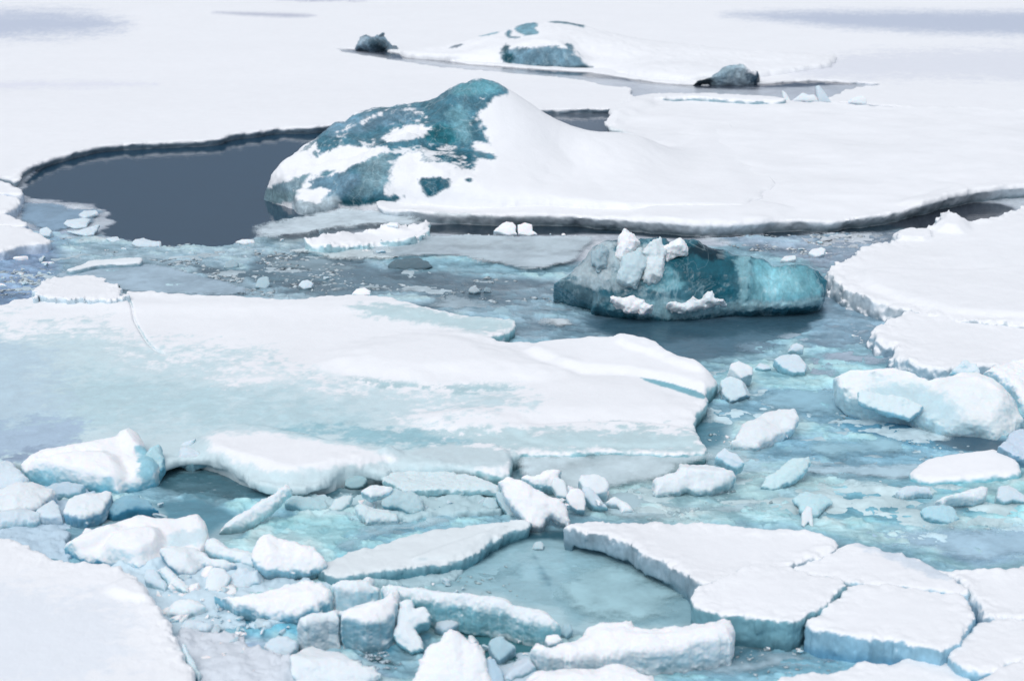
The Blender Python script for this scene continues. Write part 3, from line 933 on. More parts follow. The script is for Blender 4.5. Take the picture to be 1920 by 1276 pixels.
ICE_PATCHES = [
    # exposed ice of the big berg, traced
    ([(597, 250), (640, 224), (700, 200), (760, 193), (800, 186), (850, 165), (895, 149), (940, 158), (955, 178), (930, 175), (905, 195), (893, 215),
      (900, 232), (912, 250), (925, 272), (905, 268), (885, 265), (890, 285), (893, 300), (884, 322), (845, 305), (795, 302), (793, 290), (800, 280),
      (775, 284), (750, 290), (735, 305), (728, 330), (718, 355), (725, 366), (760, 366), (745, 376), (705, 383), (640, 384), (600, 376), (600, 368),
      (640, 350), (580, 355), (590, 345), (630, 335), (655, 312), (690, 295), (730, 276), (690, 285), (650, 270), (600, 290), (585, 300), (590, 275)], TEAL, 7, .9, 1.0),
    ([(780, 332), (838, 335), (845, 345), (825, 362), (803, 373), (790, 355)], TEALD, 6, .8, 1.0),
    ([(870, 283), (905, 282), (930, 292), (928, 300), (900, 297)], TEAL, 5, .8, 1.0),
    ([(872, 335), (885, 334), (882, 342), (874, 341)], TEALD, 4, .6, 1.0),
    ([(490, 355), (520, 352), (560, 362), (552, 380), (505, 382), (488, 372)], alb(128, 160, 172), 8, .6, 1.0),
    ([(600, 318), (635, 310), (625, 330), (596, 334)], alb(80, 122, 138), 6, .9, 1.0),
    ([(545, 330), (590, 318), (572, 345), (540, 358), (520, 352)], alb(110, 145, 158), 7, .9, 1.0),
    ([(800, 270), (850, 270), (890, 290), (890, 318), (845, 303), (800, 298)], TEALD, 12, .6, 1.0),
    ([(790, 240), (850, 230), (870, 260), (840, 275), (790, 262)], alb(30, 112, 128), 16, .6, 1.0),
    ([(850, 165), (900, 150), (945, 160), (920, 175), (880, 178), (850, 180)], alb(92, 150, 166), 12, .5, 1.0),
    ([(832, 205), (870, 200), (890, 250), (870, 275), (845, 240)], alb(104, 154, 170), 16, .7, 1.0),
    ([(660, 300), (720, 285), (735, 300), (725, 350), (690, 370), (650, 370), (680, 330)], alb(112, 150, 165), 18, .7, 1.0),
    ([(610, 235), (700, 205), (790, 195), (780, 225), (680, 250), (620, 262)], GREYB, 14, .8, 1.0),
    ([(610, 372), (700, 372), (760, 368), (745, 378), (705, 386), (640, 386)], alb(36, 88, 104), 8, .6, 1.0),
    ([(560, 285), (590, 262), (640, 268), (690, 284), (650, 300), (600, 305)], TEAL, 7, 1.4, 1.0),
    ([(575, 335), (640, 320), (680, 330), (650, 372), (605, 380), (590, 360)], GREYB, 8, 1.4, 1.0),
    ([(548, 388), (556, 366), (600, 362), (640, 372), (640, 392), (590, 404), (562, 402)], alb(170, 190, 202), 8, 1.2, .8),
    ([(505, 352), (530, 340), (575, 332), (560, 350), (530, 362)], alb(120, 150, 166), 6, 1.6, 1.0),
    # snow lying back over the ice
    ([(712, 255), (740, 238), (790, 232), (810, 240), (790, 258), (750, 262), (722, 262)], SNOW, 7, 1.4, 0.0),
    ([(640, 240), (690, 215), (745, 196), (735, 206), (705, 222), (665, 240), (630, 256)], SNOW, 7, 1.4, 0.0),
    ([(660, 245), (650, 255), (625, 262), (640, 250)], SNOW, 5, 1.3, 0.0),
    ([(545, 300), (590, 265), (600, 275), (580, 300), (640, 270), (680, 275), (735, 275), (700, 292), (660, 310), (640, 320), (560, 330), (510, 345), (500, 345)], SNOW, 6, 1.3, 0.0),
    ([(570, 358), (620, 352), (610, 372), (585, 378), (560, 372)], SNOW, 7, 1.3, 0.0),
    ([(690, 384), (720, 378), (760, 380), (740, 390), (680, 390)], SNOW, 6, 1.0, 0.0),
]
SHELF = [(700, 392), (740, 396), (780, 398), (900, 402), (1050, 404), (1180, 413), (1290, 424), (1400, 422), (1480, 412), (1560, 416), (1660, 402), (1740, 384),
      (1800, 366), (1920, 352), (2350, 345), (2350, 205), (1920, 204), (1700, 202), (1560, 191), (1480, 187), (1310, 181), (1250, 179), (1190, 183), (1150, 200), (1132, 224),
      (1136, 240), (1165, 246), (1215, 272), (1120, 272), (1000, 290), (800, 350), (700, 370)]
SHELF_W = px_outline(SHELF, 0.17)


def main_taper(X, Y, top):
    """the snow ramp runs out tangentially onto the shelf"""
    w = (1 - smooth(1.9, 3.7, X)) * smooth(22.3, 23.3, Y + 1.2 * (1 - smooth(-2.6, -1.4, X)))
    top = 0.13 + (top - 0.13) * w
    lv = 0.155 - 1.2 * smooth(-0.25, 0.35, sdf(X, Y, SHELF_W)) - 0.1 * smooth(3.2, 3.8, X)
    return smax(top, lv, 0.32)


b_e = berg('iceberg', 'large blue iceberg draped in snow that slopes to the right, rising behind the open pool', 'iceberg', hf, (-3.9, 3.9, 21.8, 30.2), 1.9,
           0.022, 0.034, 0.022, foot=foot, rough=0.05, rf=2.6, crease=0.10, cf=1.3, smoothx=(-0.9, -0.1), dust=0.85, side=GREYB, tints=ICE_PATCHES, lump=0.014, seed=5., taper=main_taper)
# the broad shelf of snow frozen to the berg is the same floating piece
shelf = slab('snow_shelf', None, None,
     SHELF,
     z0=0.17, zb=-0.06, sx=2.6, sy=1.6, dz=0.016, k=0.09, edge=0.09, ef=1.8, lump=0.02, lf=4, seed=9,
     relief=[([(1180, 395), (1250, 375), (1370, 372), (1450, 378), (1500, 392), (1460, 412), (1400, 420), (1290, 424), (1190, 414)], 0.05, 0.18),
             ([(1680, 380), (1780, 350), (1990, 335), (1990, 365), (1740, 390)], 0.06, 0.2),
             ([(1138, 215), (1180, 182), (1240, 178), (1250, 190), (1180, 215), (1150, 240)], 0.10, 0.3)],
     side=alb(196, 208, 218), side_lo=alb(134, 156, 168), icy=(-0.5, 0.15), rimlump=0.03, waves=0.03, und=0.12,
     tints=[([(1130, 236), (1165, 246), (1215, 272), (1190, 262), (1150, 262)], alb(205, 222, 230), 12, .4),
            ([(740, 398), (900, 404), (1180, 414), (1180, 424), (760, 414)], alb(206, 217, 225), 8, 1.0)])
for ch in list(shelf.children):
    ch.parent = b_e
    ch.location = tuple(np.array(ch.location) + np.array(shelf.location) - np.array(b_e.location))
bpy.data.objects.remove(shelf)
for ch in b_e.children:
    if ch.name.startswith('ice_edge'):
        ch.name = 'shelf_edge'
    if ch.name == 'snow_cover.001':
        ch.name = 'snow_shelf'

# ------------------------------------------------------------------ the small clear blue berg
B2 = [(1040, 527), (1060, 515), (1085, 490), (1100, 466), (1108, 457), (1125, 453), (1142, 447), (1165, 440), (1200, 438), (1235, 438), (1262, 449), (1285, 446), (1310, 450),
      (1332, 459), (1355, 461), (1380, 472), (1400, 477), (1435, 479), (1455, 491), (1490, 492), (1518, 488), (1540, 503), (1558, 521), (1553, 542), (1545, 562),
      (1520, 571), (1480, 577), (1400, 581), (1350, 586), (1290, 596), (1255, 603), (1220, 601), (1170, 590), (1112, 574), (1110, 560), (1070, 545)]
e2 = bpy.data.objects.new('iceberg', None)
sc.collection.objects.link(e2)
gx, gy = gnd(1300, 590)
e2.location = (float(gx), float(gy), 0)
tag(e2, 'small clear teal iceberg with white snow lumps on its left half, floating in the channel', 'iceberg', 'icebergs')
b_e['group'] = 'icebergs'
chunk('ice_body', None, None, B2, tilt=52, z0=0.0, anchor=(1255, 603), thick=0.75, k=0.10, edge=0.03, relief=0.07, rf=1.4, lump=0.014, lf=4,
      icy=(2, 3), side=alb(58, 110, 128), mat=M_CLEAR, parent=e2, res=0.85, pillow=0.16, cut=-0.1, seed=4.0,
      bumps=[([(1105, 460), (1160, 445), (1180, 500), (1150, 560), (1090, 545), (1075, 520)], 0.10, 0.15),
             ([(1395, 490), (1410, 480), (1412, 560), (1395, 570), (1388, 540)], 0.04, 0.05)],
      tints=[([(1110, 455), (1150, 450), (1160, 500), (1130, 545), (1060, 530)], alb(166, 186, 196), 14, 1.3, 1.0),
             ([(1165, 440), (1200, 455), (1240, 500), (1180, 540), (1140, 550), (1160, 500)], alb(172, 194, 204), 14, 1.0, 1.0),
             ([(1205, 500), (1270, 500), (1290, 535), (1240, 545), (1200, 530)], alb(110, 168, 184), 14, .8, 1.0),
             ([(1240, 470), (1290, 452), (1340, 458), (1370, 480), (1390, 560), (1330, 560), (1290, 530), (1250, 490)], alb(30, 94, 112), 12, .9, 1.0),
             ([(1300, 452), (1340, 460), (1360, 480), (1330, 490), (1290, 475)], alb(12, 52, 68), 10, .9, 1.0),
             ([(1395, 480), (1450, 492), (1530, 500), (1548, 545), (1500, 572), (1400, 575)], alb(112, 172, 188), 14, .6, 1.0),
             ([(1430, 500), (1490, 508), (1520, 545), (1440, 565), (1415, 530)], alb(130, 186, 200), 14, .6, 1.0),
             ([(1525, 495), (1556, 520), (1550, 545), (1530, 530)], alb(44, 108, 128), 8, .6, 1.0),
             ([(1380, 478), (1410, 480), (1408, 560), (1388, 565), (1386, 520)], alb(128, 176, 190), 6, 1.0, 1.0),
             ([(1110, 572), (1250, 560), (1400, 565), (1540, 556), (1545, 570), (1350, 588), (1250, 604)], alb(130, 170, 184), 8, 1.0, 1.0),
             ([(1040, 520), (1070, 530), (1120, 550), (1160, 560), (1110, 575), (1060, 545)], alb(96, 130, 144), 8, 1.0, 1.0),
             ([(1350, 572), (1540, 560), (1540, 572), (1350, 586)], alb(150, 188, 200), 5, 1.6, 1.0)])
for i, (pl, off, th, col) in enumerate([
        ([(1148, 478), (1158, 445), (1172, 423), (1190, 436), (1202, 455), (1190, 470), (1165, 484)], 0.30, 0.30, SNOW),
        ([(1163, 490), (1175, 470), (1205, 458), (1216, 475), (1210, 500), (1190, 530), (1168, 530), (1160, 520)], 0.30, 0.16, alb(190, 212, 222)),
        ([(1195, 470), (1238, 440), (1258, 462), (1250, 490), (1235, 515), (1218, 530), (1206, 522), (1208, 490)], 0.32, 0.18, alb(212, 226, 234)),
        ([(1232, 470), (1250, 455), (1276, 445), (1290, 458), (1288, 472), (1262, 474), (1250, 484)], 0.28, 0.22, SNOW),
        ([(1112, 472), (1128, 458), (1142, 470), (1136, 500), (1120, 512), (1108, 495)], 0.27, 0.10, alb(160, 184, 196)),
        ([(1137, 562), (1150, 553), (1190, 550), (1216, 560), (1226, 574), (1210, 586), (1175, 578), (1150, 568)], 0.27, 0.12, SNOW),
        ([(1255, 568), (1290, 560), (1300, 545), (1311, 556), (1334, 548), (1360, 566), (1330, 576), (1280, 580)], 0.28, 0.12, alb(222, 232, 240))]):
    chunk('snow_lump', None, None, pl, tilt=52, z0=0.0, anchor=(1255, 603), off=off - 0.05, thick=th, k=0.06, edge=0.035, ef=7, relief=0.05, rf=4, pillow=0.05, lump=0.03, lf=7,
          snow=col, side=col * 0.85, parent=e2, icy=(-.6, .1), cut=-0.05, seed=20. + i)

# ------------------------------------------------------------------ three small bergs far out on the snow
T1 = [(655, 88), (668, 78), (675, 58), (684, 53), (692, 60), (700, 64), (706, 55), (716, 52), (712, 62), (722, 68), (728, 80), (727, 92), (700, 94), (680, 92)]
chunk('iceberg', 'small dark blue-grey ragged iceberg at the far left end of the water lead', 'iceberg', T1, tilt=66, z0=0.05, anchor=(700, 94), thick=0.7, k=0.14,
      edge=0.07, ef=2.2, relief=0.2, rf=1.4, lump=0.07, lf=2.6, facets=3, icy=(2, 3), side=alb(116, 142, 160), mat=M_BERG, group='icebergs', pillow=0.25,
      tints=[([(684, 72), (725, 74), (727, 92), (690, 92)], alb(62, 86, 100), 8, 1.2, 1.0), ([(660, 85), (672, 66), (684, 54), (690, 62), (680, 80)], alb(150, 172, 188), 8, 1.0, 1.0)])
T3 = [(1292, 158), (1310, 150), (1335, 138), (1352, 122), (1368, 112), (1388, 110), (1400, 113), (1412, 122), (1428, 132), (1430, 145), (1420, 156), (1390, 161), (1340, 161)]
chunk('iceberg', 'small domed grey-blue iceberg at the right end of the water lead', 'iceberg', T3, tilt=58, z0=0.0, anchor=(1380, 161), thick=0.9, k=0.3,
      edge=0.05, ef=2.2, relief=0.1, rf=1.2, lump=0.035, lf=3, icy=(2, 3), side=alb(178, 200, 212), mat=M_BERG, group='icebergs', pillow=0.35,
      tints=[([(1285, 152), (1335, 140), (1345, 160), (1290, 165)], alb(50, 62, 72), 8, .8, 1.0),
             ([(1395, 112), (1430, 130), (1432, 150), (1415, 160), (1400, 150), (1410, 130)], alb(66, 92, 112), 6, 1.4, 1.0),
             ([(1335, 140), (1370, 118), (1385, 120), (1360, 150), (1340, 160)], alb(150, 178, 194), 10, .8, 1.0),
             ([(1398, 118), (1420, 130), (1420, 142), (1400, 134)], SNOW, 5, 1.0, 0.0)])
T2C = [(745, 97, .1), (800, 88, .15), (860, 78, .25), (905, 66, .38), (945, 58, .5), (975, 47, .62), (1010, 42, .68), (1060, 41, .68), (1100, 50, .55), (1150, 62, .42), (1250, 78, .28), (1400, 92, .18),
       (850, 110, .12), (900, 106, .15), (850, 95, .16), (940, 114, .1), (950, 98, .3), (1000, 92, .42), (1060, 92, .42), (1090, 102, .25), (960, 122, .02), (1040, 128, 0), (1100, 131, 0),
       (940, 80, .4), (1000, 72, .52), (1080, 75, .5), (1150, 100, .25), (1200, 125, .18), (1250, 110, .18), (1290, 148, .12), (1400, 120, .15), (1500, 100, .14)]
T2P = [bx(*q) for q in T2C]
for x, y, z in T2P[:12]:
    T2P.append((x, y + 1.6, z - 0.35)); T2P.append((x, y + 5.0, -0.2))
foot2 = np.array([bx(*q)[:2] for q in [(742, 98, 0), (760, 108, 0), (850, 116, 0), (940, 121, 0), (1040, 129, 0), (1110, 132, 0), (1200, 146, 0), (1290, 157, 0), (1420, 150, 0), (1560, 130, 0)]]
                 + [(9.0, 46.0), (6.0, 49.0), (-1.0, 49.0), (-3.8, 45.0)])
berg('iceberg', 'snow-buried far iceberg with patches of blue ice above the water lead', 'iceberg', tps(T2P), (-4.0, 9.0, 34.0, 50.0), 2.6,
     0.045, 0.12, 0.035, foot=foot2, rough=0.02, rf=0.8, side=GREYB, lump=0.02, seed=8., group='icebergs', zb=-0.1,
     tints=[([(942, 112), (950, 98), (975, 90), (1000, 92), (1040, 90), (1075, 92), (1080, 100), (1092, 110), (1108, 128), (1060, 130), (1000, 126), (960, 122)], alb(104, 140, 160), 6, 1.0, 1.0),
            ([(940, 112), (945, 84), (952, 84), (950, 100), (965, 100), (960, 122)], alb(30, 78, 92), 5, .8, 1.0),
            ([(960, 120), (1000, 122), (1060, 124), (1108, 122), (1112, 132), (1000, 130)], alb(50, 74, 88), 5, .6, 1.0),
            ([(965, 52), (980, 46), (1000, 41), (1010, 48), (1000, 52), (1012, 64), (985, 67), (970, 60)], alb(112, 164, 184), 4, .5, 1.0),
            ([(948, 58), (960, 56), (955, 68), (978, 70), (950, 72)], alb(84, 130, 150), 4, .6, 1.0),
            ([(894, 64), (910, 57), (937, 60), (915, 66), (898, 68)], alb(150, 190, 205), 5, .5, 1.0),
            ([(1025, 41), (1060, 40), (1095, 46), (1096, 53), (1075, 46), (1040, 43)], alb(92, 130, 146), 3, .5, 1.0),
            ([(1060, 80), (1075, 84), (1076, 94), (1064, 92)], alb(80, 122, 142), 4, .5, 1.0),
            ([(840, 90), (862, 83), (870, 83), (850, 91)], alb(110, 124, 140), 3, .6, 1.0)])
# ------------------------------------------------------------------ the broad floes
PALE = alb(196, 219, 231)
PALE2 = alb(180, 212, 226)
BLUE = alb(120, 180, 204)
SIDE = alb(150, 192, 208)
G_FLOE = 'snow-covered ice floes'
G_SLAB = 'broken slabs of the foreground'
G_SHEET = 'thin sheets of young ice'

slab('ice_floe', 'widest floe, pale blue with white snow mounds and a bent lip', 'ice floe',
     [(-420, 560), (0, 572), (28, 560), (62, 556), (90, 552), (232, 552), (236, 546), (250, 545), (360, 551), (480, 558), (540, 564), (600, 556), (660, 553), (700, 553), (740, 562), (800, 576), (860, 590),
      (930, 594), (966, 597), (970, 612), (955, 626), (915, 636), (935, 641), (1000, 639), (1140, 634), (1165, 628), (1190, 638), (1205, 650), (1218, 646), (1232, 652), (1242, 672), (1290, 688), (1335, 702), (1350, 710),
      (1347, 722), (1322, 738), (1330, 756), (1302, 788), (1320, 828), (1332, 846), (1290, 852), (1150, 846), (1060, 852), (958, 850), (966, 884), (940, 892), (860, 880), (740, 878), (716, 888), (680, 884),
      (640, 890), (590, 912), (520, 914), (478, 904), (450, 886), (420, 872), (385, 860), (340, 858), (300, 872), (230, 880), (100, 872), (0, 868), (-420, 880)],
     z0=0.13, sx=2.0, sy=1.8, dz=0.014, k=0.05, edge=0.035, ef=2.6, lump=0.014, lf=8, und=0.02, seed=13, waves=0.012, side=alb(150, 196, 208), side_lo=alb(70, 112, 122),
     relief=[([(590, 680), (690, 645), (760, 628), (840, 622), (900, 632), (950, 650), (1020, 680), (1080, 700), (960, 716), (830, 722), (700, 715), (620, 700)], 0.09, 0.5),
             ([(900, 745), (1050, 705), (1180, 706), (1290, 740), (1320, 760), (1300, 790), (1120, 800), (1000, 790), (820, 800), (780, 782), (840, 765)], 0.05, 0.34),
             ([(960, 650), (1140, 636), (1240, 655), (1350, 712), (1320, 740), (1210, 705), (1060, 700)], 0.07, 0.12),
             ([(1150, 640), (1170, 630), (1200, 645), (1236, 655), (1250, 678), (1300, 692), (1345, 712), (1300, 712), (1220, 680), (1160, 660)], 0.045, 0.07),
             ([(940, 800), (1100, 790), (1290, 800), (1320, 830), (1200, 838), (1000, 836)], 0.025, 0.06),
             ([(770, 770), (860, 768), (1000, 790), (1020, 812), (900, 818), (790, 806)], 0.035, 0.2),
             ([(365, 850), (390, 815), (470, 803), (560, 820), (680, 850), (760, 855), (700, 880), (600, 900), (520, 905), (440, 880)], 0.10, 0.14),
             ([(700, 870), (760, 842), (850, 830), (945, 838), (968, 884), (860, 885)], 0.035, 0.05),
             ([(232, 548), (238, 548), (250, 576), (253, 596), (262, 612), (275, 634), (290, 650), (310, 662), (308, 664), (286, 653), (270, 636), (257, 613), (249, 597), (246, 578)], -0.03, 0.012),
             ([(60, 560), (540, 562), (700, 555), (860, 592), (600, 590), (200, 585)], 0.03, 0.3)],
     tints=[([(-420, 620), (100, 610), (300, 660), (560, 690), (700, 720), (900, 730), (960, 745), (800, 770), (780, 810), (1000, 830), (1000, 880), (500, 960), (-420, 900)], alb(214, 230, 238), 60, 1.0, .25),
            ([(100, 700), (400, 730), (640, 760), (700, 800), (560, 830), (380, 800), (200, 800), (60, 780)], alb(206, 225, 234), 70, 1.0, .4),
            ([(-100, 640), (60, 640), (120, 760), (60, 850), (-200, 880)], alb(200, 217, 233), 70, .8, .3),
            ([(-60, 800), (120, 790), (180, 830), (60, 862), (-60, 866)], alb(172, 196, 218), 30, 1.2, .6),
            ([(0, 848), (120, 842), (200, 856), (60, 872), (0, 872)], alb(150, 172, 196), 18, 1.4, .8),
            ([(500, 800), (720, 802), (960, 822), (960, 836), (700, 832), (560, 815)], alb(158, 196, 210), 16, 1.3, .4),
            ([(640, 700), (800, 722), (960, 720), (900, 735), (700, 726)], alb(190, 210, 218), 12, 1.4, .4),
            ([(700, 566), (860, 590), (960, 598), (966, 614), (900, 626), (780, 600), (640, 580)], alb(206, 224, 231), 16, 1.0, .3),
            ([(780, 810), (1000, 812), (1290, 800), (1325, 846), (1150, 844), (970, 846), (900, 830)], alb(204, 222, 229), 20, 1.2, .3),
            ([(590, 680), (690, 645), (760, 628), (840, 622), (900, 632), (960, 650), (1060, 680), (1080, 700), (960, 712), (830, 716), (700, 708), (620, 700)], SNOW, 22, .8, 0.0),
            ([(380, 705), (520, 700), (560, 712), (420, 722)], SNOW, 18, 1.0, 0.0),
            ([(380, 812), (470, 803), (600, 825), (760, 855), (700, 872), (590, 885), (480, 880), (400, 850)], SNOW, 16, .8, 0.0),
            ([(760, 846), (850, 832), (940, 840), (962, 876), (880, 872), (820, 862)], alb(206, 220, 228), 8, .8, .2),
            ([(1195, 705), (1240, 714), (1300, 730), (1325, 742), (1318, 748), (1270, 732), (1210, 714)], alb(120, 178, 196), 3, .5, .8)],
     rimlump=0.015, rag=0.01,
     under=[([(290, 840), (380, 850), (450, 880), (520, 905), (600, 900), (700, 875), (760, 885), (740, 900), (640, 930), (500, 940), (300, 900)], 0.055, 0.06)])

chunk('ice_slab', 'flat pale ice slab tilted under the bent lip of the widest floe', 'ice slab',
      [(704, 876), (760, 872), (850, 882), (944, 905), (936, 918), (850, 916), (780, 918), (760, 920), (720, 896)],
      tilt=3, z0=0.10, anchor=(850, 917), thick=0.07, k=0.03, edge=0.02, snow=alb(206, 224, 232), side=alb(150, 190, 202), relief=0.015, group=G_SLAB)
slab('thin_ice_sheet', 'smooth pale blue sheet along the crack below the right half of the widest floe', 'ice sheet',
     [(955, 852), (1060, 855), (1150, 848), (1335, 848), (1345, 860), (1290, 875), (1240, 895), (1200, 905), (1040, 912), (975, 900)],
     z0=0.085, grad=(0, 0.11), k=0.03, edge=0.02, snow=alb(200, 220, 230), side=alb(130, 170, 185), split=None, group=G_SHEET, seed=15, mott=0.05, fade=0.12, rag=0.02)
slab('ice_floe', 'smooth white snow floe filling the lower left corner', 'ice floe',
     [(-420, 985), (0, 1003), (25, 1004), (50, 1015), (90, 1040), (110, 1050), (160, 1052), (226, 1057), (240, 1068), (262, 1082), (285, 1110), (300, 1135), (318, 1158), (330, 1185), (345, 1215), (356, 1240), (366, 1262), (378, 1300), (390, 1420), (-420, 1420)],
     z0=0.16, sx=2.2, sy=2.0, dz=0.014, k=0.07, edge=0.02, ef=7, rag=0.02, lump=0.012, lf=14, seed=17, waves=0.012, side=alb(190, 216, 228), side_lo=alb(130, 180, 200), group=G_FLOE,
     relief=[([(195, 1105), (240, 1078), (290, 1105), (285, 1130), (230, 1122)], 0.03, 0.06)], rimlump=0.012, icy=(0.0, 0.5),
     tints=[([(-420, 1050), (200, 1100), (280, 1300), (-420, 1300)], alb(228, 236, 246), 60, 1)])

# right-hand floes
slab('ice_floe', 'large right-hand snow floe with a ragged left end beside the clear iceberg', 'ice floe',
     [(1557, 500), (1570, 488), (1592, 482), (1610, 466), (1640, 458), (1680, 452), (1676, 436), (1690, 430), (1742, 426), (1755, 410), (1768, 396), (1782, 402), (1800, 414), (1850, 410), (1880, 402), (1900, 392), (1925, 385), (2350, 360),
      (2350, 620), (1960, 610), (1880, 606), (1800, 600), (1748, 590), (1705, 578), (1660, 568), (1620, 556), (1592, 545), (1572, 530), (1558, 518)],
     z0=0.2, dz=0.014, k=0.05, edge=0.05, ef=3.4, lump=0.03, lf=9, und=-0.06, seed=19, waves=0.02, rimlump=0.02, group=G_FLOE, side=alb(180, 196, 208), side_lo=alb(110, 134, 150),
     relief=[([(1740, 430), (1768, 400), (1790, 405), (1830, 425), (1800, 440)], 0.10, 0.14), ([(1676, 452), (1690, 432), (1750, 430), (1750, 450)], 0.05, 0.05),
             ([(1600, 510), (1660, 500), (1760, 510), (2000, 500), (2000, 600), (1800, 590), (1680, 560), (1620, 535)], 0.05, 0.12)])
slab('ice_floe', 'right-hand snow floe with a crumbled left corner, just below the large ragged one', 'ice floe',
     [(1632, 626), (1650, 608), (1690, 584), (1712, 579), (1790, 590), (1850, 604), (1925, 612), (2350, 630), (2350, 740), (1960, 700), (1850, 682), (1810, 688), (1770, 692), (1720, 684), (1700, 676), (1672, 664), (1690, 645), (1650, 640)],
     z0=0.17, dz=0.014, k=0.05, edge=0.035, ef=3.4, lump=0.03, lf=9, und=-0.05, seed=21, waves=0.02, rimlump=0.015, group=G_FLOE, side=alb(150, 176, 194), side_lo=alb(96, 128, 150))
chunk('ice_slab', 'big tilted slab at the right edge showing its smooth pale blue broken face', 'ice slab',
      [(1568, 694), (1590, 684), (1640, 684), (1668, 680), (1700, 688), (1740, 706), (1790, 700), (1840, 700), (1880, 722), (1910, 750), (1922, 785), (1905, 815), (1870, 826), (1840, 812), (1800, 810), (1760, 800), (1720, 775), (1640, 752), (1600, 736), (1580, 720)],
      tilt=26, z0=0.08, thick=0.34, k=0.10, edge=0.025, relief=0.05, rf=1.2, lump=0.008, res=0.9, anchor=(1760, 800), snow=alb(230, 239, 245), side=alb(176, 208, 221), icy=(0.1, 0.8), zfade=0.09,
      bumps=[([(1570, 692), (1700, 686), (1840, 700), (1800, 715), (1640, 700)], 0.06, 0.12), ([(1740, 760), (1760, 710), (1850, 700), (1910, 760), (1880, 815), (1800, 805)], 0.10, 0.16)],
      tints=[([(1640, 715), (1780, 735), (1800, 800), (1700, 770), (1620, 740)], alb(200, 224, 234), 24, .6, .3), ([(1560, 692), (1700, 684), (1850, 700), (1900, 735), (1860, 725), (1780, 712), (1640, 702)], SNOW, 10, 1, 0)], group=G_SLAB)
chunk('ice_slab', 'small rectangular slab leaning on the big tilted pale blue slab at the right', 'ice slab',
      [(1607, 728), (1625, 728), (1665, 738), (1700, 745), (1735, 758), (1725, 772), (1705, 784), (1660, 772), (1608, 752)],
      tilt=34, z0=0.16, thick=0.07, k=0.025, edge=0.012, relief=0.015, snow=alb(214, 232, 240), side=alb(140, 190, 210), group=G_SLAB)
chunk('ice_slab', 'rounded snowy slab touching the right edge of the photo behind the big tilted slab', 'ice slab',
      [(1840, 690), (1870, 676), (1925, 664), (2060, 650), (2080, 760), (1990, 790), (1930, 770), (1900, 730), (1870, 705)],
      tilt=14, z0=0.16, thick=0.25, k=0.08, edge=0.02, relief=0.04, group=G_SLAB, anchor=(1900, 735), side=alb(170, 204, 222))
chunk('ice_chunk', 'pointed triangular white block standing between two right-hand floes', 'ice chunk',
      [(1782, 700), (1796, 680), (1815, 667), (1830, 680), (1845, 705), (1820, 712)], tilt=50, z0=0.2, thick=0.12, k=0.03, relief=0.02, snow=alb(216, 232, 242), group='ice chunks')
chunk('ice_slab', 'blue-grey slab at the right edge beside the dark gap', 'ice slab',
      [(1870, 830), (1905, 800), (1960, 790), (2060, 800), (2060, 880), (1960, 870), (1900, 850)], tilt=20, z0=0.08, thick=0.2, k=0.05, relief=0.03, snow=alb(196, 214, 232), side=alb(120, 160, 184), group=G_SLAB)
slab('ice_floe', 'long flat white snow tongue near the right edge, below the dark gap', 'ice floe',
     [(1700, 880), (1730, 858), (1760, 850), (1846, 842), (1870, 844), (1900, 854), (1920, 872), (1918, 884), (1880, 890), (1800, 893), (1740, 893)],
     z0=0.085, k=0.07, edge=0.03, lump=0.008, seed=23, split=None, grad=(0.04, 0.05), group=G_FLOE, side=alb(190, 218, 230), side_lo=alb(120, 190, 208))
slab('thin_ice_sheet', 'pale submerged sheet running left from the long snow tongue at the right', 'ice sheet',
     [(1480, 872), (1600, 868), (1740, 862), (1760, 892), (1720, 900), (1600, 892), (1500, 886)], z0=0.02, k=0.02, edge=0.05, snow=alb(178, 208, 224), side=alb(150, 190, 205), split=None, group=G_SHEET, seed=24, fade=0.12, rag=0.02)

# the cracked shelf of slabs, lower right
FA = dict(sx=2.0, sy=1.8, dz=0.012, edge=0.022, ef=5, rag=0.016, grow=0.024, lump=0.013, lf=10, group=G_FLOE)
slab('ice_floe', 'snow floe arching over the lens-shaped pool, with a thick grey broken edge', 'ice floe',
     [(1050, 978), (1110, 976), (1250, 980), (1350, 984), (1400, 990), (1480, 992), (1540, 998), (1560, 1008), (1573, 1020), (1555, 1034), (1530, 1044), (1495, 1053), (1470, 1060), (1440, 1075), (1350, 1092), (1318, 1096), (1300, 1086), (1285, 1070),
      (1262, 1062), (1235, 1050), (1205, 1040), (1190, 1020), (1160, 1010), (1130, 1003), (1095, 995)],
     z0=0.20, k=0.06, seed=25, und=0.02, under=[([(1080, 975), (1200, 1015), (1290, 1070), (1320, 1110), (1260, 1100), (1160, 1040), (1060, 1000)], 0.05, 0.05)], rimlump=0.02, side=alb(140, 164, 180), side_lo=alb(96, 132, 150), icy=(0.3, 0.8), **FA)
slab('ice_floe', 'snow slab between the blue slush and the two front blocks at lower right', 'ice floe',
     [(1576, 1022), (1600, 1016), (1640, 1024), (1690, 1036), (1740, 1056), (1780, 1080), (1812, 1102), (1806, 1110), (1740, 1100), (1680, 1094), (1600, 1090), (1580, 1084), (1500, 1064), (1476, 1060), (1500, 1056), (1535, 1046), (1558, 1036)],
     z0=0.19, k=0.035, seed=26, side=alb(170, 204, 222), side_lo=alb(110, 160, 190), tints=[([(1590, 1010), (1700, 1030), (1800, 1090), (1740, 1075), (1640, 1040)], alb(220, 228, 240), 10, 1.2, .2)], **FA)
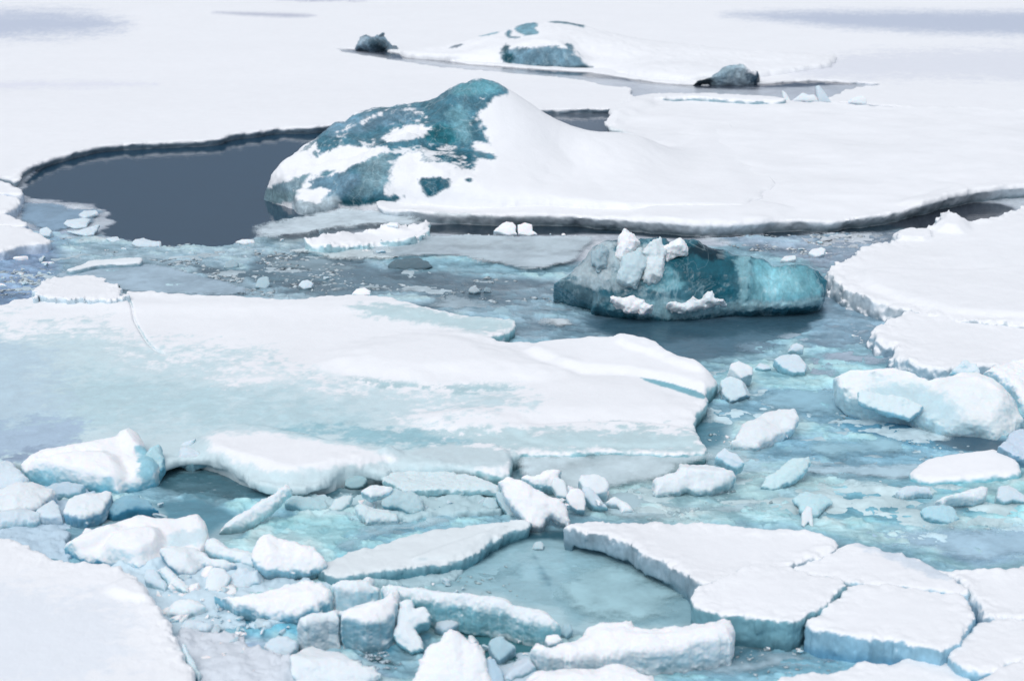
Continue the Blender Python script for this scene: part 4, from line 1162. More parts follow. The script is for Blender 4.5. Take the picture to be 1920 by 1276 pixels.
slab('ice_floe', 'thick five-sided snow-topped block in front of the arching floe, with a dark teal side', 'ice floe',
     [(1298, 1118), (1312, 1100), (1345, 1086), (1380, 1066), (1430, 1052), (1470, 1060), (1530, 1076), (1578, 1080), (1584, 1088), (1560, 1112), (1535, 1134), (1512, 1150), (1490, 1162), (1470, 1160), (1400, 1150), (1340, 1146), (1312, 1136)],
     z0=0.23, k=0.04, seed=27, und=0.02, side=alb(118, 166, 182), side_lo=alb(72, 116, 132), icy=(0.3, 0.75), rimlump=0.004, **FA)
slab('ice_floe', 'four-sided grainy snow block at lower right with a vivid blue front side', 'ice floe',
     [(1514, 1166), (1535, 1150), (1560, 1130), (1576, 1108), (1592, 1096), (1640, 1092), (1700, 1096), (1745, 1106), (1806, 1110), (1820, 1130), (1824, 1158), (1800, 1186), (1770, 1215), (1735, 1206), (1690, 1200), (1640, 1190), (1580, 1184), (1530, 1178)],
     z0=0.2, k=0.045, seed=28, side=alb(140, 184, 208), side_lo=alb(96, 152, 186), icy=(0.35, 0.8), rimlump=0.004, **FA)
slab('ice_floe', 'snow slab with a scalloped left end at the right edge, above the bottom corner', 'ice floe',
     [(1782, 1218), (1800, 1200), (1828, 1172), (1850, 1162), (1900, 1158), (2200, 1150), (2250, 1230), (1960, 1240), (1900, 1236), (1860, 1250), (1826, 1250), (1800, 1240)],
     z0=0.16, k=0.05, seed=29, side=alb(150, 196, 220), side_lo=alb(90, 160, 196), **FA)
slab('ice_floe', 'lumpy snow floe at the right edge beyond the four-sided grainy block', 'ice floe',
     [(1752, 1062), (1790, 1066), (1860, 1064), (1925, 1056), (2350, 1040), (2350, 1160), (1960, 1156), (1880, 1158), (1846, 1150), (1836, 1130), (1822, 1118), (1812, 1096), (1780, 1076)],
     z0=0.15, k=0.08, seed=30, waves=0.04, rimlump=0.03, side=alb(176, 204, 224), side_lo=alb(96, 160, 200), **FA)
slab('ice_floe', 'snow floe cut off by the bottom right corner of the photo', 'ice floe',
     [(1806, 1292), (1840, 1268), (1880, 1248), (1925, 1226), (2300, 1180), (2300, 1420), (1780, 1420)], z0=0.16, k=0.06, seed=31, side=alb(150, 196, 220), **FA)
slab('ice_floe', 'low cracked snow piece on the bottom edge before the blue-sided block', 'ice floe',
     [(1452, 1280), (1475, 1266), (1540, 1256), (1590, 1256), (1612, 1244), (1680, 1238), (1740, 1232), (1770, 1236), (1812, 1250), (1826, 1264), (1800, 1290), (1760, 1420), (1440, 1420)],
     z0=0.09, k=0.04, seed=32, side=alb(160, 200, 220), **FA)
slab('ice_floe', 'thin pale floe left of the lens-shaped pool, curving up to the rubble pile', 'ice floe',
     [(592, 1062), (640, 1040), (690, 1022), (740, 1008), (800, 992), (850, 984), (900, 978), (960, 972), (1000, 974), (985, 988), (952, 996), (930, 1010), (905, 1028), (870, 1045), (845, 1054), (790, 1060), (740, 1064), (700, 1068), (650, 1076), (610, 1080)],
     z0=0.105, k=0.06, seed=33, und=0.04, side=alb(132, 172, 188), side_lo=alb(92, 148, 166), icy=(0.3, 0.8), snow=alb(222, 233, 240), relief=[([(745, 1056), (840, 1020), (960, 980), (920, 1012), (850, 1048)], 0.03, 0.05)], **FA)

# middle strip
slab('thin_ice_sheet', 'flat grey-blue sheet left of the clear iceberg, below the black water line', 'ice sheet',
     [(690, 462), (740, 446), (800, 440), (870, 438), (1000, 440), (1100, 440), (1126, 448), (1110, 462), (1090, 482), (1062, 492), (1010, 505), (960, 500), (900, 488), (840, 478), (740, 482), (690, 478)],
     z0=0.05, k=0.03, edge=0.05, ef=2, snow=alb(188, 206, 218), side=alb(120, 146, 160), split=None, seed=41, lump=0.008, mott=0.06, group=G_SHEET,
     tints=[([(830, 478), (900, 486), (960, 498), (920, 498), (850, 486)], SNOW, 4, 1.0, 0), ([(830, 446), (1110, 446), (1060, 470), (860, 462)], alb(196, 213, 224), 14, 1, .2)], fade=0.12, rag=0.02)
slab('ice_floe', 'pale ragged strip of ice at the foot of the large iceberg, above a lower ridge', 'ice floe',
     [(458, 436), (480, 420), (520, 412), (560, 405), (600, 396), (640, 392), (700, 392), (760, 398), (800, 410), (790, 424), (700, 424), (620, 436), (560, 446), (500, 448)],
     z0=0.08, k=0.05, edge=0.07, ef=2.2, lump=0.03, lf=5, seed=42, rimlump=0.03, snow=alb(200, 217, 228), side=alb(150, 178, 192), split=None, group=G_FLOE, mott=0.12, fade=0.22, waves=0.04, rag=0.04)
slab('ice_floe', 'lumpy white rafted ridge ending in a square block, left of the black water line', 'ice floe',
     [(560, 462), (600, 448), (640, 438), (680, 428), (740, 420), (770, 416), (802, 416), (810, 428), (808, 442), (770, 450), (720, 454), (660, 462), (600, 468)],
     z0=0.10, k=0.05, edge=0.08, ef=2.6, lump=0.04, lf=7, seed=43, rimlump=0.06, waves=0.07, rag=0.04, mott=0.08, side=alb(170, 206, 218), split=None, group=G_FLOE)
slab('thin_ice_sheet', 'rough pale crust in front of the lumpy white ridge, dotted with snow clods', 'ice sheet',
     [(520, 468), (600, 458), (700, 462), (760, 472), (750, 484), (680, 486), (600, 478)],
     z0=0.05, k=0.04, edge=0.09, ef=2.6, lump=0.03, lf=6, seed=44, snow=alb(206, 222, 230), side=alb(130, 160, 176), split=None, group=G_SHEET, fade=0.12, rag=0.02)
slab('thin_ice_sheet', 'smooth oval blue-grey sheet between the raised bar and the widest floe at left', 'ice sheet',
     [(96, 516), (130, 500), (180, 492), (270, 490), (330, 500), (370, 512), (440, 528), (480, 545), (430, 556), (300, 550), (240, 548), (120, 530)],
     z0=0.03, k=0.02, edge=0.04, ef=2, snow=alb(168, 192, 210), side=alb(130, 155, 175), split=None, seed=45, mott=0.08, group=G_SHEET, fade=0.12, rag=0.02)
slab('ice_slab', 'long thin white bar of rafted ice lying on the blue-grey sheet at left', 'ice slab',
     [(118, 506), (150, 494), (170, 486), (262, 480), (268, 484), (262, 492), (190, 494), (140, 506)], z0=0.085, k=0.03, edge=0.015, lump=0.008, seed=46, split=None, group=G_SLAB, snow=alb(226, 235, 243))
slab('ice_floe', 'raised white plate with a frost-toothed rim on the far left of the widest floe', 'ice floe',
     [(60, 546), (74, 530), (95, 520), (118, 514), (150, 513), (185, 516), (215, 528), (238, 545), (238, 556), (200, 560), (120, 560), (72, 554)],
     z0=0.2, k=0.03, edge=0.10, ef=6, rag=0.05, lump=0.02, seed=47, split=None, group=G_FLOE, side=alb(190, 212, 226))
for ol, z, lb in [([(-300, 330), (0, 336), (20, 342), (44, 356), (46, 364), (10, 362), (-300, 364)], .17, 'white snow tongue topmost of four at the left edge beside the open pool'),
              ([(-300, 360), (0, 362), (20, 364), (42, 374), (30, 388), (14, 396), (0, 398), (-300, 402)], .16, 'white snow plate second from the top at the left edge beside the open pool'),
              ([(-300, 398), (0, 398), (22, 402), (60, 420), (40, 424), (0, 420), (-300, 424)], .13, 'narrow pointed snow tongue third from the top at the left edge beside the open pool'),
              ([(-300, 418), (0, 420), (50, 424), (70, 434), (98, 446), (86, 456), (40, 458), (0, 472), (-300, 480)], .14, 'white snow plate lowest of four at the left edge beside the open pool')]:
    slab('ice_floe', lb, 'ice floe', ol, z0=z, k=0.06, edge=0.04, ef=3, lump=0.014, seed=48 + z * 50, split=None, group=G_FLOE, side=alb(190, 206, 224))
slab('thin_ice_sheet', 'thin bluish skin of ice in the lower left end of the open pool', 'ice sheet',
     [(38, 372), (60, 378), (110, 380), (150, 390), (195, 392), (190, 402), (170, 420), (120, 430), (80, 436), (56, 424), (30, 410)],
     z0=0.02, k=0.02, edge=0.08, ef=2.4, snow=alb(140, 168, 192), side=alb(120, 145, 165), split=None, seed=53, mott=0.12, group=G_SHEET, fade=0.12, rag=0.02)
slab('ice_slab', 'low snow ridge along the far rim of the broad shelf, right of the back pool', 'ice slab',
     [(1176, 184), (1200, 176), (1250, 172), (1330, 173), (1400, 176), (1470, 180), (1476, 188), (1400, 187), (1330, 182), (1280, 180), (1200, 188)],
     z0=0.26, k=0.08, edge=0.05, lump=0.02, seed=54, split=None, dz=0.02, group=G_SLAB)
for pl, sd, lb in [([(800, 574), (820, 556), (850, 550), (880, 556), (940, 566), (975, 574), (960, 584), (900, 588), (850, 584)], 55, 'pale blurred plate in the grey slush, above the right end of the widest floe'),
               ([(1000, 604), (1020, 594), (1050, 590), (1090, 600), (1106, 610), (1080, 616), (1040, 612)], 56, 'small whitish plate between the widest floe and the clear iceberg'),
               ([(1000, 578), (1030, 566), (1070, 572), (1090, 586), (1050, 588), (1020, 584)], 57, 'small grey plate left of the clear iceberg, behind the whitish one'),
               ([(1480, 690), (1520, 660), (1580, 654), (1640, 660), (1690, 672), (1660, 690), (1600, 684), (1570, 690), (1560, 720), (1500, 706)], 58, 'smooth grey-lilac sheet above the big tilted slab at right'),
               ([(1030, 1052), (1080, 1042), (1130, 1044), (1220, 1072), (1280, 1100), (1300, 1130), (1290, 1160), (1180, 1172), (1060, 1150), (1030, 1090)], 59, 'smooth milky sheet floating in the lens-shaped pool'),
               ([(860, 1070), (930, 1048), (1000, 1045), (1006, 1075), (960, 1090), (880, 1088)], 60, 'small pale sheet in the left half of the lens-shaped pool'),
               ([(610, 1020), (700, 985), (830, 972), (930, 966), (960, 974), (850, 984), (740, 1006), (640, 1038)], 61, 'pale underwater sheet behind the thin curving floe'),
               ([(1080, 905), (1200, 900), (1240, 930), (1330, 935), (1420, 925), (1440, 950), (1340, 975), (1160, 975), (1090, 950)], 64, 'soft milky sheet of slush behind the arching floe'),
               ([(1560, 1000), (1660, 990), (1800, 985), (2000, 980), (2000, 1050), (1800, 1056), (1700, 1030)], 65, 'broad pale blue sheet of slush behind the cracked slabs at right'),
               ([(1400, 740), (1500, 720), (1580, 735), (1640, 770), (1560, 790), (1440, 770)], 66, 'faint drowned sheet in the channel left of the big tilted slab'),
               ([(1500, 830), (1640, 815), (1740, 835), (1700, 860), (1560, 865), (1480, 850)], 67, 'faint drowned sheet in the channel above the long snow tongue'),
               ([(1340, 640), (1440, 628), (1500, 640), (1460, 660), (1380, 668)], 68, 'grey-blue film of ice in the channel before the clear iceberg'),
               ([(480, 480), (600, 478), (700, 500), (640, 516), (520, 505)], 69, 'faint grey film in the slush right of the long white bar'),
               ([(1385, 1228), (1440, 1212), (1560, 1210), (1650, 1232), (1600, 1252), (1480, 1262), (1390, 1270), (1250, 1275), (1260, 1250)], 63, 'speckled pale sheet in front of the five-sided block')]:
    c = {64: (184, 212, 224), 65: (172, 205, 226), 66: (150, 192, 212), 67: (156, 198, 216), 68: (128, 158, 178), 69: (140, 164, 178), 58: (176, 196, 216), 55: (168, 190, 204), 56: (206, 220, 230), 57: (150, 176, 192), 59: (162, 200, 212), 60: (146, 186, 200), 61: (170, 206, 222), 62: (204, 215, 226), 63: (176, 204, 220)}[sd]
    slab('thin_ice_sheet', lb, 'ice sheet', pl, z0=0.018, zb=-0.04, dz=0.008, k=0.02, edge=0.08, ef=3, lump=0.012, lf=8, waves=0.02, snow=alb(*c), side=alb(*c) * 0.7, split=None, seed=sd, mott=0.10, group=G_SHEET, fade=0.22, rag=0.03)
# ------------------------------------------------------------------ broken slabs and chunks, each traced on its own
W2, W3 = alb(224, 234, 242), alb(206, 222, 234)
CL1, CL2 = alb(170, 200, 214), alb(140, 182, 202)
B1, B2c, B3 = alb(110, 176, 200), alb(76, 150, 184), alb(150, 200, 218)
G_CH = 'ice chunks'
C = chunk
C('ice_slab', 'big white wedge with a raised clear bluish right end, left of the dark hollow', 'ice slab',
  [(30, 866), (50, 850), (72, 838), (140, 824), (180, 816), (215, 808), (228, 797), (245, 794), (260, 802), (275, 828), (286, 850), (298, 868), (290, 890), (262, 900), (238, 906), (220, 917), (180, 908), (120, 898), (80, 892), (45, 880)],
  tilt=22, z0=0.09, thick=0.22, k=0.09, edge=0.02, relief=0.05, rf=1.6, lump=0.006, anchor=(180, 906), side=B3, side_lo=B1, icy=(-0.3, 0.4), res=0.85,
  bumps=[([(215, 808), (245, 794), (280, 840), (240, 850)], 0.06, 0.1), ([(215, 850), (240, 900), (212, 916), (150, 905), (60, 885), (60, 868), (140, 852)], 0.07, 0.08)],
  tints=[([(255, 830), (285, 850), (300, 870), (280, 905), (262, 900), (262, 860)], B3, 8, 1, .7)], group=G_SLAB)
C('ice_slab', 'clear blue slab end sticking out to the right of the big white wedge', 'ice slab',
  [(268, 850), (285, 822), (300, 832), (306, 870), (290, 895), (270, 905), (255, 912), (262, 880)], tilt=30, z0=0.04, thick=0.14, k=0.05, snow=alb(176, 212, 224), side=B1, group=G_SLAB, facets=2)
C('ice_slab', 'big rumpled white slab above the lower left snow floe', 'ice slab',
  [(118, 1014), (135, 1000), (155, 992), (180, 984), (205, 974), (235, 962), (258, 956), (300, 962), (328, 962), (352, 954), (372, 951), (384, 966), (391, 990), (388, 1006), (376, 1022), (360, 1028), (330, 1026), (310, 1028), (306, 1040), (290, 1048), (258, 1060), (225, 1052), (190, 1046), (150, 1036), (135, 1026)],
  tilt=24, z0=0.06, thick=0.2, k=0.08, edge=0.018, relief=0.05, rf=2.0, lump=0.006, side=B3, side_lo=B2c, icy=(-0.3, 0.4), res=0.85, anchor=(255, 1058), seed=61,
  bumps=[([(185, 1030), (215, 1000), (290, 985), (308, 1005), (300, 1030), (258, 1054), (215, 1046)], 0.07, 0.06), ([(118, 1014), (200, 980), (230, 990), (180, 1020), (140, 1025)], 0.04, 0.05)],
  tints=[([(320, 1000), (390, 990), (380, 1022), (320, 1024)], W2, 10, 1, .3)], group=G_SLAB)
ROWS = [
 # label, outline, tilt, z0, thick, snow, side, facets
 ('white slab at the left edge, lower left of the big white wedge', [(-60, 870), (0, 862), (22, 865), (38, 882), (56, 900), (40, 910), (18, 916), (0, 914), (-60, 915)], 12, .08, .12, W3, B3, 0),
 ('flat white slab at the left edge below another, beside a cracked pair', [(-60, 930), (0, 924), (25, 911), (60, 906), (90, 908), (102, 918), (92, 932), (70, 950), (30, 962), (-60, 965)], 10, .09, .12, W2, B2c, 0),
 ('white plate right of a thin blue crack, under the big white wedge', [(112, 942), (122, 930), (160, 926), (200, 920), (212, 924), (206, 940), (186, 960), (160, 970), (135, 968), (120, 962)], 14, .10, .12, W2, B2c, 1),
 ('small triangular plate left of a thin blue crack, under the big white wedge', [(68, 958), (90, 944), (100, 938), (110, 950), (116, 968), (95, 972), (75, 968)], 10, .08, .1, W3, B2c, 0),
 ('low white heap at the left edge above the snow floe', [(-60, 965), (0, 960), (40, 954), (60, 952), (78, 966), (60, 978), (20, 984), (-60, 984)], 10, .06, .1, W3, B3, 0),
 ('clear rounded blue hump between two white slabs at left', [(206, 952), (215, 935), (235, 928), (262, 928), (285, 942), (296, 956), (260, 960), (232, 966), (210, 972), (200, 966)], 30, .03, .14, CL2, B2c, 2),
 ('frosted low mound left of the clear blue hump', [(75, 918), (100, 906), (130, 902), (158, 912), (150, 924), (118, 928), (100, 936), (88, 930)], 16, .04, .1, alb(186, 208, 224), B3, 2),
 ('broken white slab right of the rumpled slab', [(300, 1034), (320, 1026), (350, 1024), (380, 1028), (398, 1040), (430, 1048), (446, 1058), (420, 1064), (380, 1056), (360, 1070), (340, 1072), (318, 1062)], 20, .08, .14, W2, B2c, 1),
 ('long white slab running right from the rumpled slab to the rounded white block', [(386, 1012), (400, 1010), (440, 1024), (478, 1036), (480, 1050), (474, 1058), (440, 1050), (404, 1040), (388, 1030)], 24, .07, .12, W2, B3, 0),
 ('long thin shard lying up against the bent lip, knobbed at its top end', [(402, 1000), (430, 980), (470, 952), (505, 928), (522, 918), (536, 911), (549, 914), (550, 924), (536, 930), (530, 942), (506, 954), (488, 968), (460, 986), (430, 1000)], 32, .02, .07, W2, alb(160, 206, 218), 0),
 ('rounded white block with a blue underside, left of the thin curving floe', [(476, 1040), (480, 1012), (492, 997), (505, 996), (520, 1005), (545, 1004), (565, 1015), (590, 1024), (606, 1038), (614, 1050), (600, 1064), (570, 1074), (540, 1076), (500, 1072), (480, 1060)], 42, .10, .26, SNOW, B1, 0),
 ('smooth white slab with a pale blue flank, lower left of the rounded white block', [(400, 1108), (425, 1112), (460, 1108), (505, 1102), (545, 1090), (575, 1085), (605, 1088), (622, 1098), (626, 1112), (620, 1128), (600, 1144), (560, 1150), (525, 1158), (490, 1150), (470, 1138), (430, 1126)], 26, .09, .18, SNOW, B1, 0),
 ('flat-topped bluish slab between the smooth white slab and the long bar', [(618, 1096), (640, 1092), (680, 1094), (690, 1086), (702, 1090), (704, 1100), (716, 1104), (712, 1112), (680, 1112), (630, 1110)], 10, .20, .24, W2, B3, 0),
 ('long thick bar of ice with a snowy top, pointing at the lens-shaped pool', [(716, 1098), (730, 1094), (770, 1100), (820, 1106), (880, 1112), (930, 1118), (965, 1128), (1000, 1133), (1022, 1138), (1030, 1148), (1052, 1164), (1050, 1174), (1010, 1164), (960, 1152), (900, 1140), (840, 1130), (780, 1122), (722, 1116)], 16, .19, .26, W2, alb(130, 190, 206), 0),
 ('small clear lump at the right tip of the long thick bar', [(1048, 1185), (1056, 1168), (1070, 1168), (1074, 1180), (1062, 1194)], 35, .05, .1, CL1, CL2, 2),
 ('dark-sided snow-topped slab split by a vertical crack', [(553, 1162), (580, 1152), (636, 1144), (640, 1150), (636, 1160), (600, 1166), (570, 1170)], 8, .22, .34, W2, alb(70, 146, 172), 0),
 ('snow ridge with an upturned horn above a thick blue face', [(636, 1146), (680, 1134), (716, 1128), (728, 1116), (746, 1110), (744, 1122), (748, 1136), (742, 1150), (725, 1160), (690, 1166), (640, 1164)], 16, .24, .38, SNOW, alb(84, 158, 182), 0),
 ('pale rounded lobe right of the horned snow ridge', [(742, 1160), (746, 1128), (760, 1122), (774, 1124), (778, 1136), (796, 1138), (804, 1152), (800, 1166), (780, 1178), (790, 1195), (794, 1215), (770, 1225), (750, 1210), (740, 1190)], 52, .03, .22, W2, alb(120, 182, 200), 1),
 ('round frosted dome beside a big clear rounded chunk at the bottom', [(494, 1230), (500, 1206), (520, 1190), (540, 1192), (556, 1204), (558, 1218), (545, 1232), (520, 1238)], 50, .0, .2, W3, B3, 1),
 ('big clear rounded chunk with a snowy right shoulder, at the bottom edge', [(538, 1262), (545, 1232), (560, 1204), (580, 1191), (600, 1198), (622, 1208), (640, 1220), (655, 1232), (672, 1232), (700, 1246), (712, 1262), (700, 1300), (560, 1300)], 42, .0, .3, W2, alb(150, 190, 206), 2),
 ('tall white pyramid-shaped block at the bottom edge', [(760, 1300), (776, 1262), (792, 1232), (806, 1206), (824, 1198), (832, 1184), (846, 1173), (862, 1180), (880, 1196), (896, 1200), (908, 1222), (918, 1256), (926, 1300)], 46, .02, .35, SNOW, B3, 0),
 ('white slab with a broken corner facing the five-sided block, at the bottom', [(1000, 1216), (1004, 1206), (1030, 1208), (1058, 1198), (1080, 1190), (1100, 1172), (1128, 1164), (1160, 1166), (1184, 1166), (1190, 1176), (1240, 1176), (1300, 1168), (1350, 1162), (1370, 1162), (1380, 1178), (1378, 1196), (1350, 1206), (1290, 1216), (1230, 1222), (1160, 1224), (1100, 1228), (1040, 1232), (1010, 1228)], 14, .17, .25, SNOW, alb(126, 180, 200), 0),
 ('white snow slab cut off by the bottom edge, in front of the broken-cornered slab', [(968, 1300), (985, 1268), (1010, 1256), (1060, 1252), (1110, 1248), (1150, 1240), (1186, 1244), (1200, 1256), (1222, 1266), (1240, 1300)], 14, .16, .2, SNOW, B3, 0),
 ('small white stub between the long thick bar and the broken-cornered slab', [(1022, 1200), (1024, 1190), (1046, 1188), (1056, 1198), (1044, 1206), (1028, 1208)], 30, .1, .1, SNOW, B3, 0),
 ('crinkled clear slab right of the tall white pyramid', [(912, 1205), (920, 1188), (940, 1184), (958, 1196), (966, 1214), (950, 1228), (936, 1240), (920, 1228)], 35, .04, .12, CL1, CL2, 3),
 ('frosted chunk cluster left of the broken-cornered slab', [(936, 1272), (950, 1248), (968, 1226), (985, 1222), (1000, 1236), (1010, 1250), (985, 1262), (960, 1280)], 35, .03, .16, alb(200, 216, 230), B3, 3),
 ('bluish slab edge right of the tall white pyramid, reaching the bottom edge', [(908, 1222), (925, 1230), (945, 1262), (948, 1300), (918, 1300)], 40, .0, .16, alb(176, 202, 220), B3, 2),
 ('small frosted lump above the tall white pyramid', [(810, 1178), (820, 1160), (840, 1155), (860, 1156), (866, 1168), (850, 1178), (830, 1186)], 30, .05, .1, W3, CL2, 2),
 # rubble pile right of centre
 ('biggest slab of the white rubble pile, sloping down toward the lens-shaped pool', [(932, 902), (950, 892), (976, 896), (1000, 914), (1025, 925), (1050, 935), (1060, 952), (1070, 972), (1066, 984), (1044, 974), (1034, 966), (1024, 978), (1012, 988), (992, 984), (976, 968), (962, 948), (944, 922)], 44, .06, .12, SNOW, alb(180, 206, 222), 0),
 ('toothed white block at the top of the rubble pile', [(970, 896), (985, 890), (1010, 886), (1022, 875), (1036, 874), (1052, 882), (1046, 894), (1052, 902), (1040, 912), (1012, 914), (990, 906)], 48, .12, .16, SNOW, B3, 2),
 ('oblong white block at the right end of the rubble pile', [(1086, 900), (1090, 893), (1116, 890), (1134, 896), (1142, 910), (1138, 922), (1118, 928), (1096, 920)], 36, .10, .14, W2, B3, 1),
 ('leaning white finger in the middle of the rubble pile', [(1034, 908), (1040, 892), (1056, 900), (1068, 922), (1060, 932), (1044, 928)], 50, .12, .1, W2, B3, 1),
 ('white knob at the centre of the rubble pile', [(1062, 930), (1070, 916), (1084, 914), (1096, 924), (1100, 940), (1096, 956), (1082, 958), (1066, 948)], 50, .08, .12, SNOW, B3, 1),
 ('long rounded finger pointing down at the right of the rubble pile', [(1092, 914), (1104, 910), (1116, 924), (1132, 942), (1142, 952), (1126, 954), (1110, 946), (1096, 934)], 44, .05, .1, W3, B3, 0),
 ('low snow shard just right of the rubble pile', [(1136, 942), (1152, 932), (1176, 938), (1192, 958), (1168, 958), (1158, 946)], 24, .03, .06, W2, B3, 0),
 ('large crumbly white boulder of snow on the turquoise slush, right of the rubble pile', [(1218, 922), (1226, 908), (1222, 896), (1252, 886), (1268, 880), (1276, 866), (1276, 852), (1290, 852), (1296, 858), (1320, 854), (1342, 858), (1360, 868), (1376, 880), (1384, 892), (1366, 904), (1340, 916), (1306, 920), (1290, 914), (1250, 922), (1232, 930)], 40, .04, .2, W2, B3, 2),
 ('small knob on top of the crumbly white boulder', [(1342, 856), (1346, 844), (1358, 838), (1366, 846), (1382, 848), (1396, 868), (1384, 880), (1362, 872)], 46, .16, .14, W3, B3, 1),
 ('smooth white hump of ice in the turquoise channel below the stacked blocks', [(1374, 828), (1384, 812), (1396, 790), (1430, 768), (1460, 762), (1490, 766), (1497, 780), (1496, 798), (1470, 808), (1446, 820), (1416, 838), (1390, 836)], 20, .05, .12, W2, B3, 0),
 ('upper block of two stacked beside the ragged right end of the widest floe', [(1366, 700), (1370, 680), (1384, 674), (1400, 682), (1414, 688), (1412, 704), (1390, 710), (1374, 708)], 42, .14, .2, W2, alb(180, 208, 220), 3),
 ('lower block of two stacked beside the ragged right end of the widest floe', [(1352, 712), (1370, 704), (1400, 712), (1412, 722), (1406, 738), (1388, 746), (1370, 752), (1356, 736)], 40, .03, .16, alb(206, 224, 234), CL2, 3),
 ('pale shelf block with a flat white top in the upper turquoise channel', [(1446, 670), (1462, 664), (1486, 660), (1504, 660), (1514, 680), (1510, 696), (1488, 698), (1466, 688)], 30, .06, .12, W3, B3, 1),
 ('single clear nugget on the pale shelf block', [(1478, 656), (1482, 646), (1494, 642), (1506, 648), (1506, 658), (1490, 660)], 45, .12, .08, W3, CL1, 2),
 ('small pale block in the slush between two larger ones, upper turquoise channel', [(1414, 688), (1424, 680), (1444, 684), (1448, 690), (1430, 694)], 20, .03, .06, W3, B3, 1),
 ('translucent slanting plate in the turquoise slush', [(1424, 914), (1436, 896), (1470, 872), (1486, 860), (1516, 856), (1520, 868), (1508, 888), (1486, 908), (1450, 920)], 30, .02, .05, alb(200, 226, 234), B3, 0),
 ('jagged plate lying below the translucent slanting plate', [(1480, 930), (1510, 920), (1540, 924), (1560, 930), (1570, 938), (1552, 950), (1540, 962), (1520, 968), (1500, 950)], 14, .03, .05, alb(190, 222, 232), B3, 1),
 ('little forked white shard above the arching snow floe', [(1502, 984), (1504, 962), (1514, 948), (1522, 952), (1524, 972), (1526, 988), (1520, 990), (1516, 978), (1508, 988)], 40, .01, .04, W2, B3, 0),
 ('elongated white chunk floating in the turquoise slush at right', [(1754, 940), (1764, 932), (1800, 922), (1836, 910), (1852, 914), (1852, 926), (1830, 936), (1790, 940), (1770, 946)], 24, .06, .09, W2, B3, 0),
 ('clear crumbly clump below the elongated white chunk', [(1724, 952), (1740, 942), (1764, 942), (1790, 950), (1800, 968), (1780, 980), (1758, 976), (1736, 966)], 20, .02, .08, alb(176, 212, 226), B1, 3),
 ('small white clod left of the elongated white chunk', [(1676, 922), (1690, 912), (1720, 914), (1746, 916), (1748, 926), (1720, 924), (1694, 932)], 20, .03, .06, W3, B3, 1),
 ('pale block at the right edge of the turquoise slush', [(1870, 934), (1874, 912), (1890, 908), (1906, 918), (1926, 930), (1930, 944), (1900, 938), (1880, 944)], 30, .03, .08, W3, B3, 1),
 # upper middle
 ('larger of two white clods on the black water line behind the grey-blue sheet', [(924, 434), (936, 422), (948, 414), (962, 416), (968, 424), (966, 432), (972, 440), (950, 442)], 46, .04, .14, SNOW, W3, 1),
 ('smaller of two white clods on the black water line behind the grey-blue sheet', [(972, 438), (970, 420), (984, 416), (998, 420), (998, 432), (1008, 438), (990, 442)], 46, .04, .12, SNOW, W3, 1),
 ('small thin white lens lying on the rafted ridge', [(724, 420), (730, 416), (748, 416), (746, 422)], 10, .14, .04, SNOW, W3, 0),
 ('white floating chip at the left end of the channel behind the clear iceberg', [(1516, 474), (1522, 466), (1540, 462), (1548, 466), (1546, 476), (1530, 480)], 24, .05, .08, W2, W3, 1),
 ('long white chip right behind the clear iceberg', [(1462, 488), (1470, 480), (1492, 478), (1492, 486), (1476, 490)], 20, .04, .07, W2, W3, 0),
 ('dark wet hump of clear ice left of centre in the grey slush', [(718, 500), (738, 488), (760, 484), (786, 484), (802, 492), (812, 502), (780, 506), (740, 506)], 26, .0, .12, alb(98, 120, 132), alb(70, 96, 108), 2),
 ('round grey pebble of ice in the dark slush above the widest floe', [(877, 546), (882, 536), (892, 534), (902, 546), (890, 550)], 45, .02, .08, alb(170, 186, 196), CL1, 1),
 ('smaller grey pebble of ice right of a round one', [(906, 546), (910, 536), (920, 540), (920, 548)], 45, .02, .06, alb(140, 160, 172), CL1, 1),
 ('white arched clod beside the upper rim of the widest floe', [(560, 534), (566, 526), (580, 523), (588, 530), (584, 538), (570, 540)], 30, .03, .07, W3, CL1, 1),
 ('white hump on the rim where the widest floe starts to narrow', [(660, 550), (668, 540), (684, 537), (696, 544), (694, 552), (676, 554)], 30, .10, .08, SNOW, W3, 0),
 ('clear upright lump in the grey slush left of centre', [(478, 538), (482, 522), (492, 515), (504, 518), (506, 532), (498, 540)], 46, .02, .1, alb(176, 200, 212), CL1, 2),
 ('grey glassy chunk among the dark slush', [(418, 502), (424, 490), (436, 486), (446, 492), (446, 500), (430, 504)], 40, .02, .08, alb(160, 184, 196), CL1, 2),
 ('white floating plate at the tip of the ragged thin skin of the pool', [(118, 418), (124, 412), (150, 408), (172, 410), (160, 424), (136, 426)], 8, .03, .04, W3, CL1, 0),
 ('pointed floating plate at the bottom left corner of the pool', [(126, 432), (146, 430), (172, 424), (186, 420), (178, 438), (160, 441), (140, 436)], 12, .03, .04, W3, CL1, 0),
 ('small upper plate at the tip of the thin skin of the pool', [(148, 402), (156, 394), (180, 394), (184, 400), (170, 404), (158, 408)], 10, .03, .04, W3, CL1, 0),
 ('two-toned floating plate at the foot of the pool', [(246, 456), (252, 448), (270, 446), (290, 452), (304, 452), (300, 460), (262, 462)], 12, .03, .05, W3, CL1, 0),
 ('small pointed plate on the pool rim, left of the two-toned one', [(198, 448), (210, 444), (222, 443), (226, 450), (212, 454)], 12, .03, .04, W3, CL1, 0),
 ('thin white flake on the right side of the pool rim', [(442, 452), (454, 448), (476, 450), (478, 454), (460, 456)], 8, .03, .04, W2, CL1, 0),
 ('snowy lump at the right end of the lowest left-edge plate', [(70, 436), (74, 428), (88, 424), (98, 432), (92, 442), (78, 442)], 30, .05, .1, W3, CL1, 1),
 # far fangs
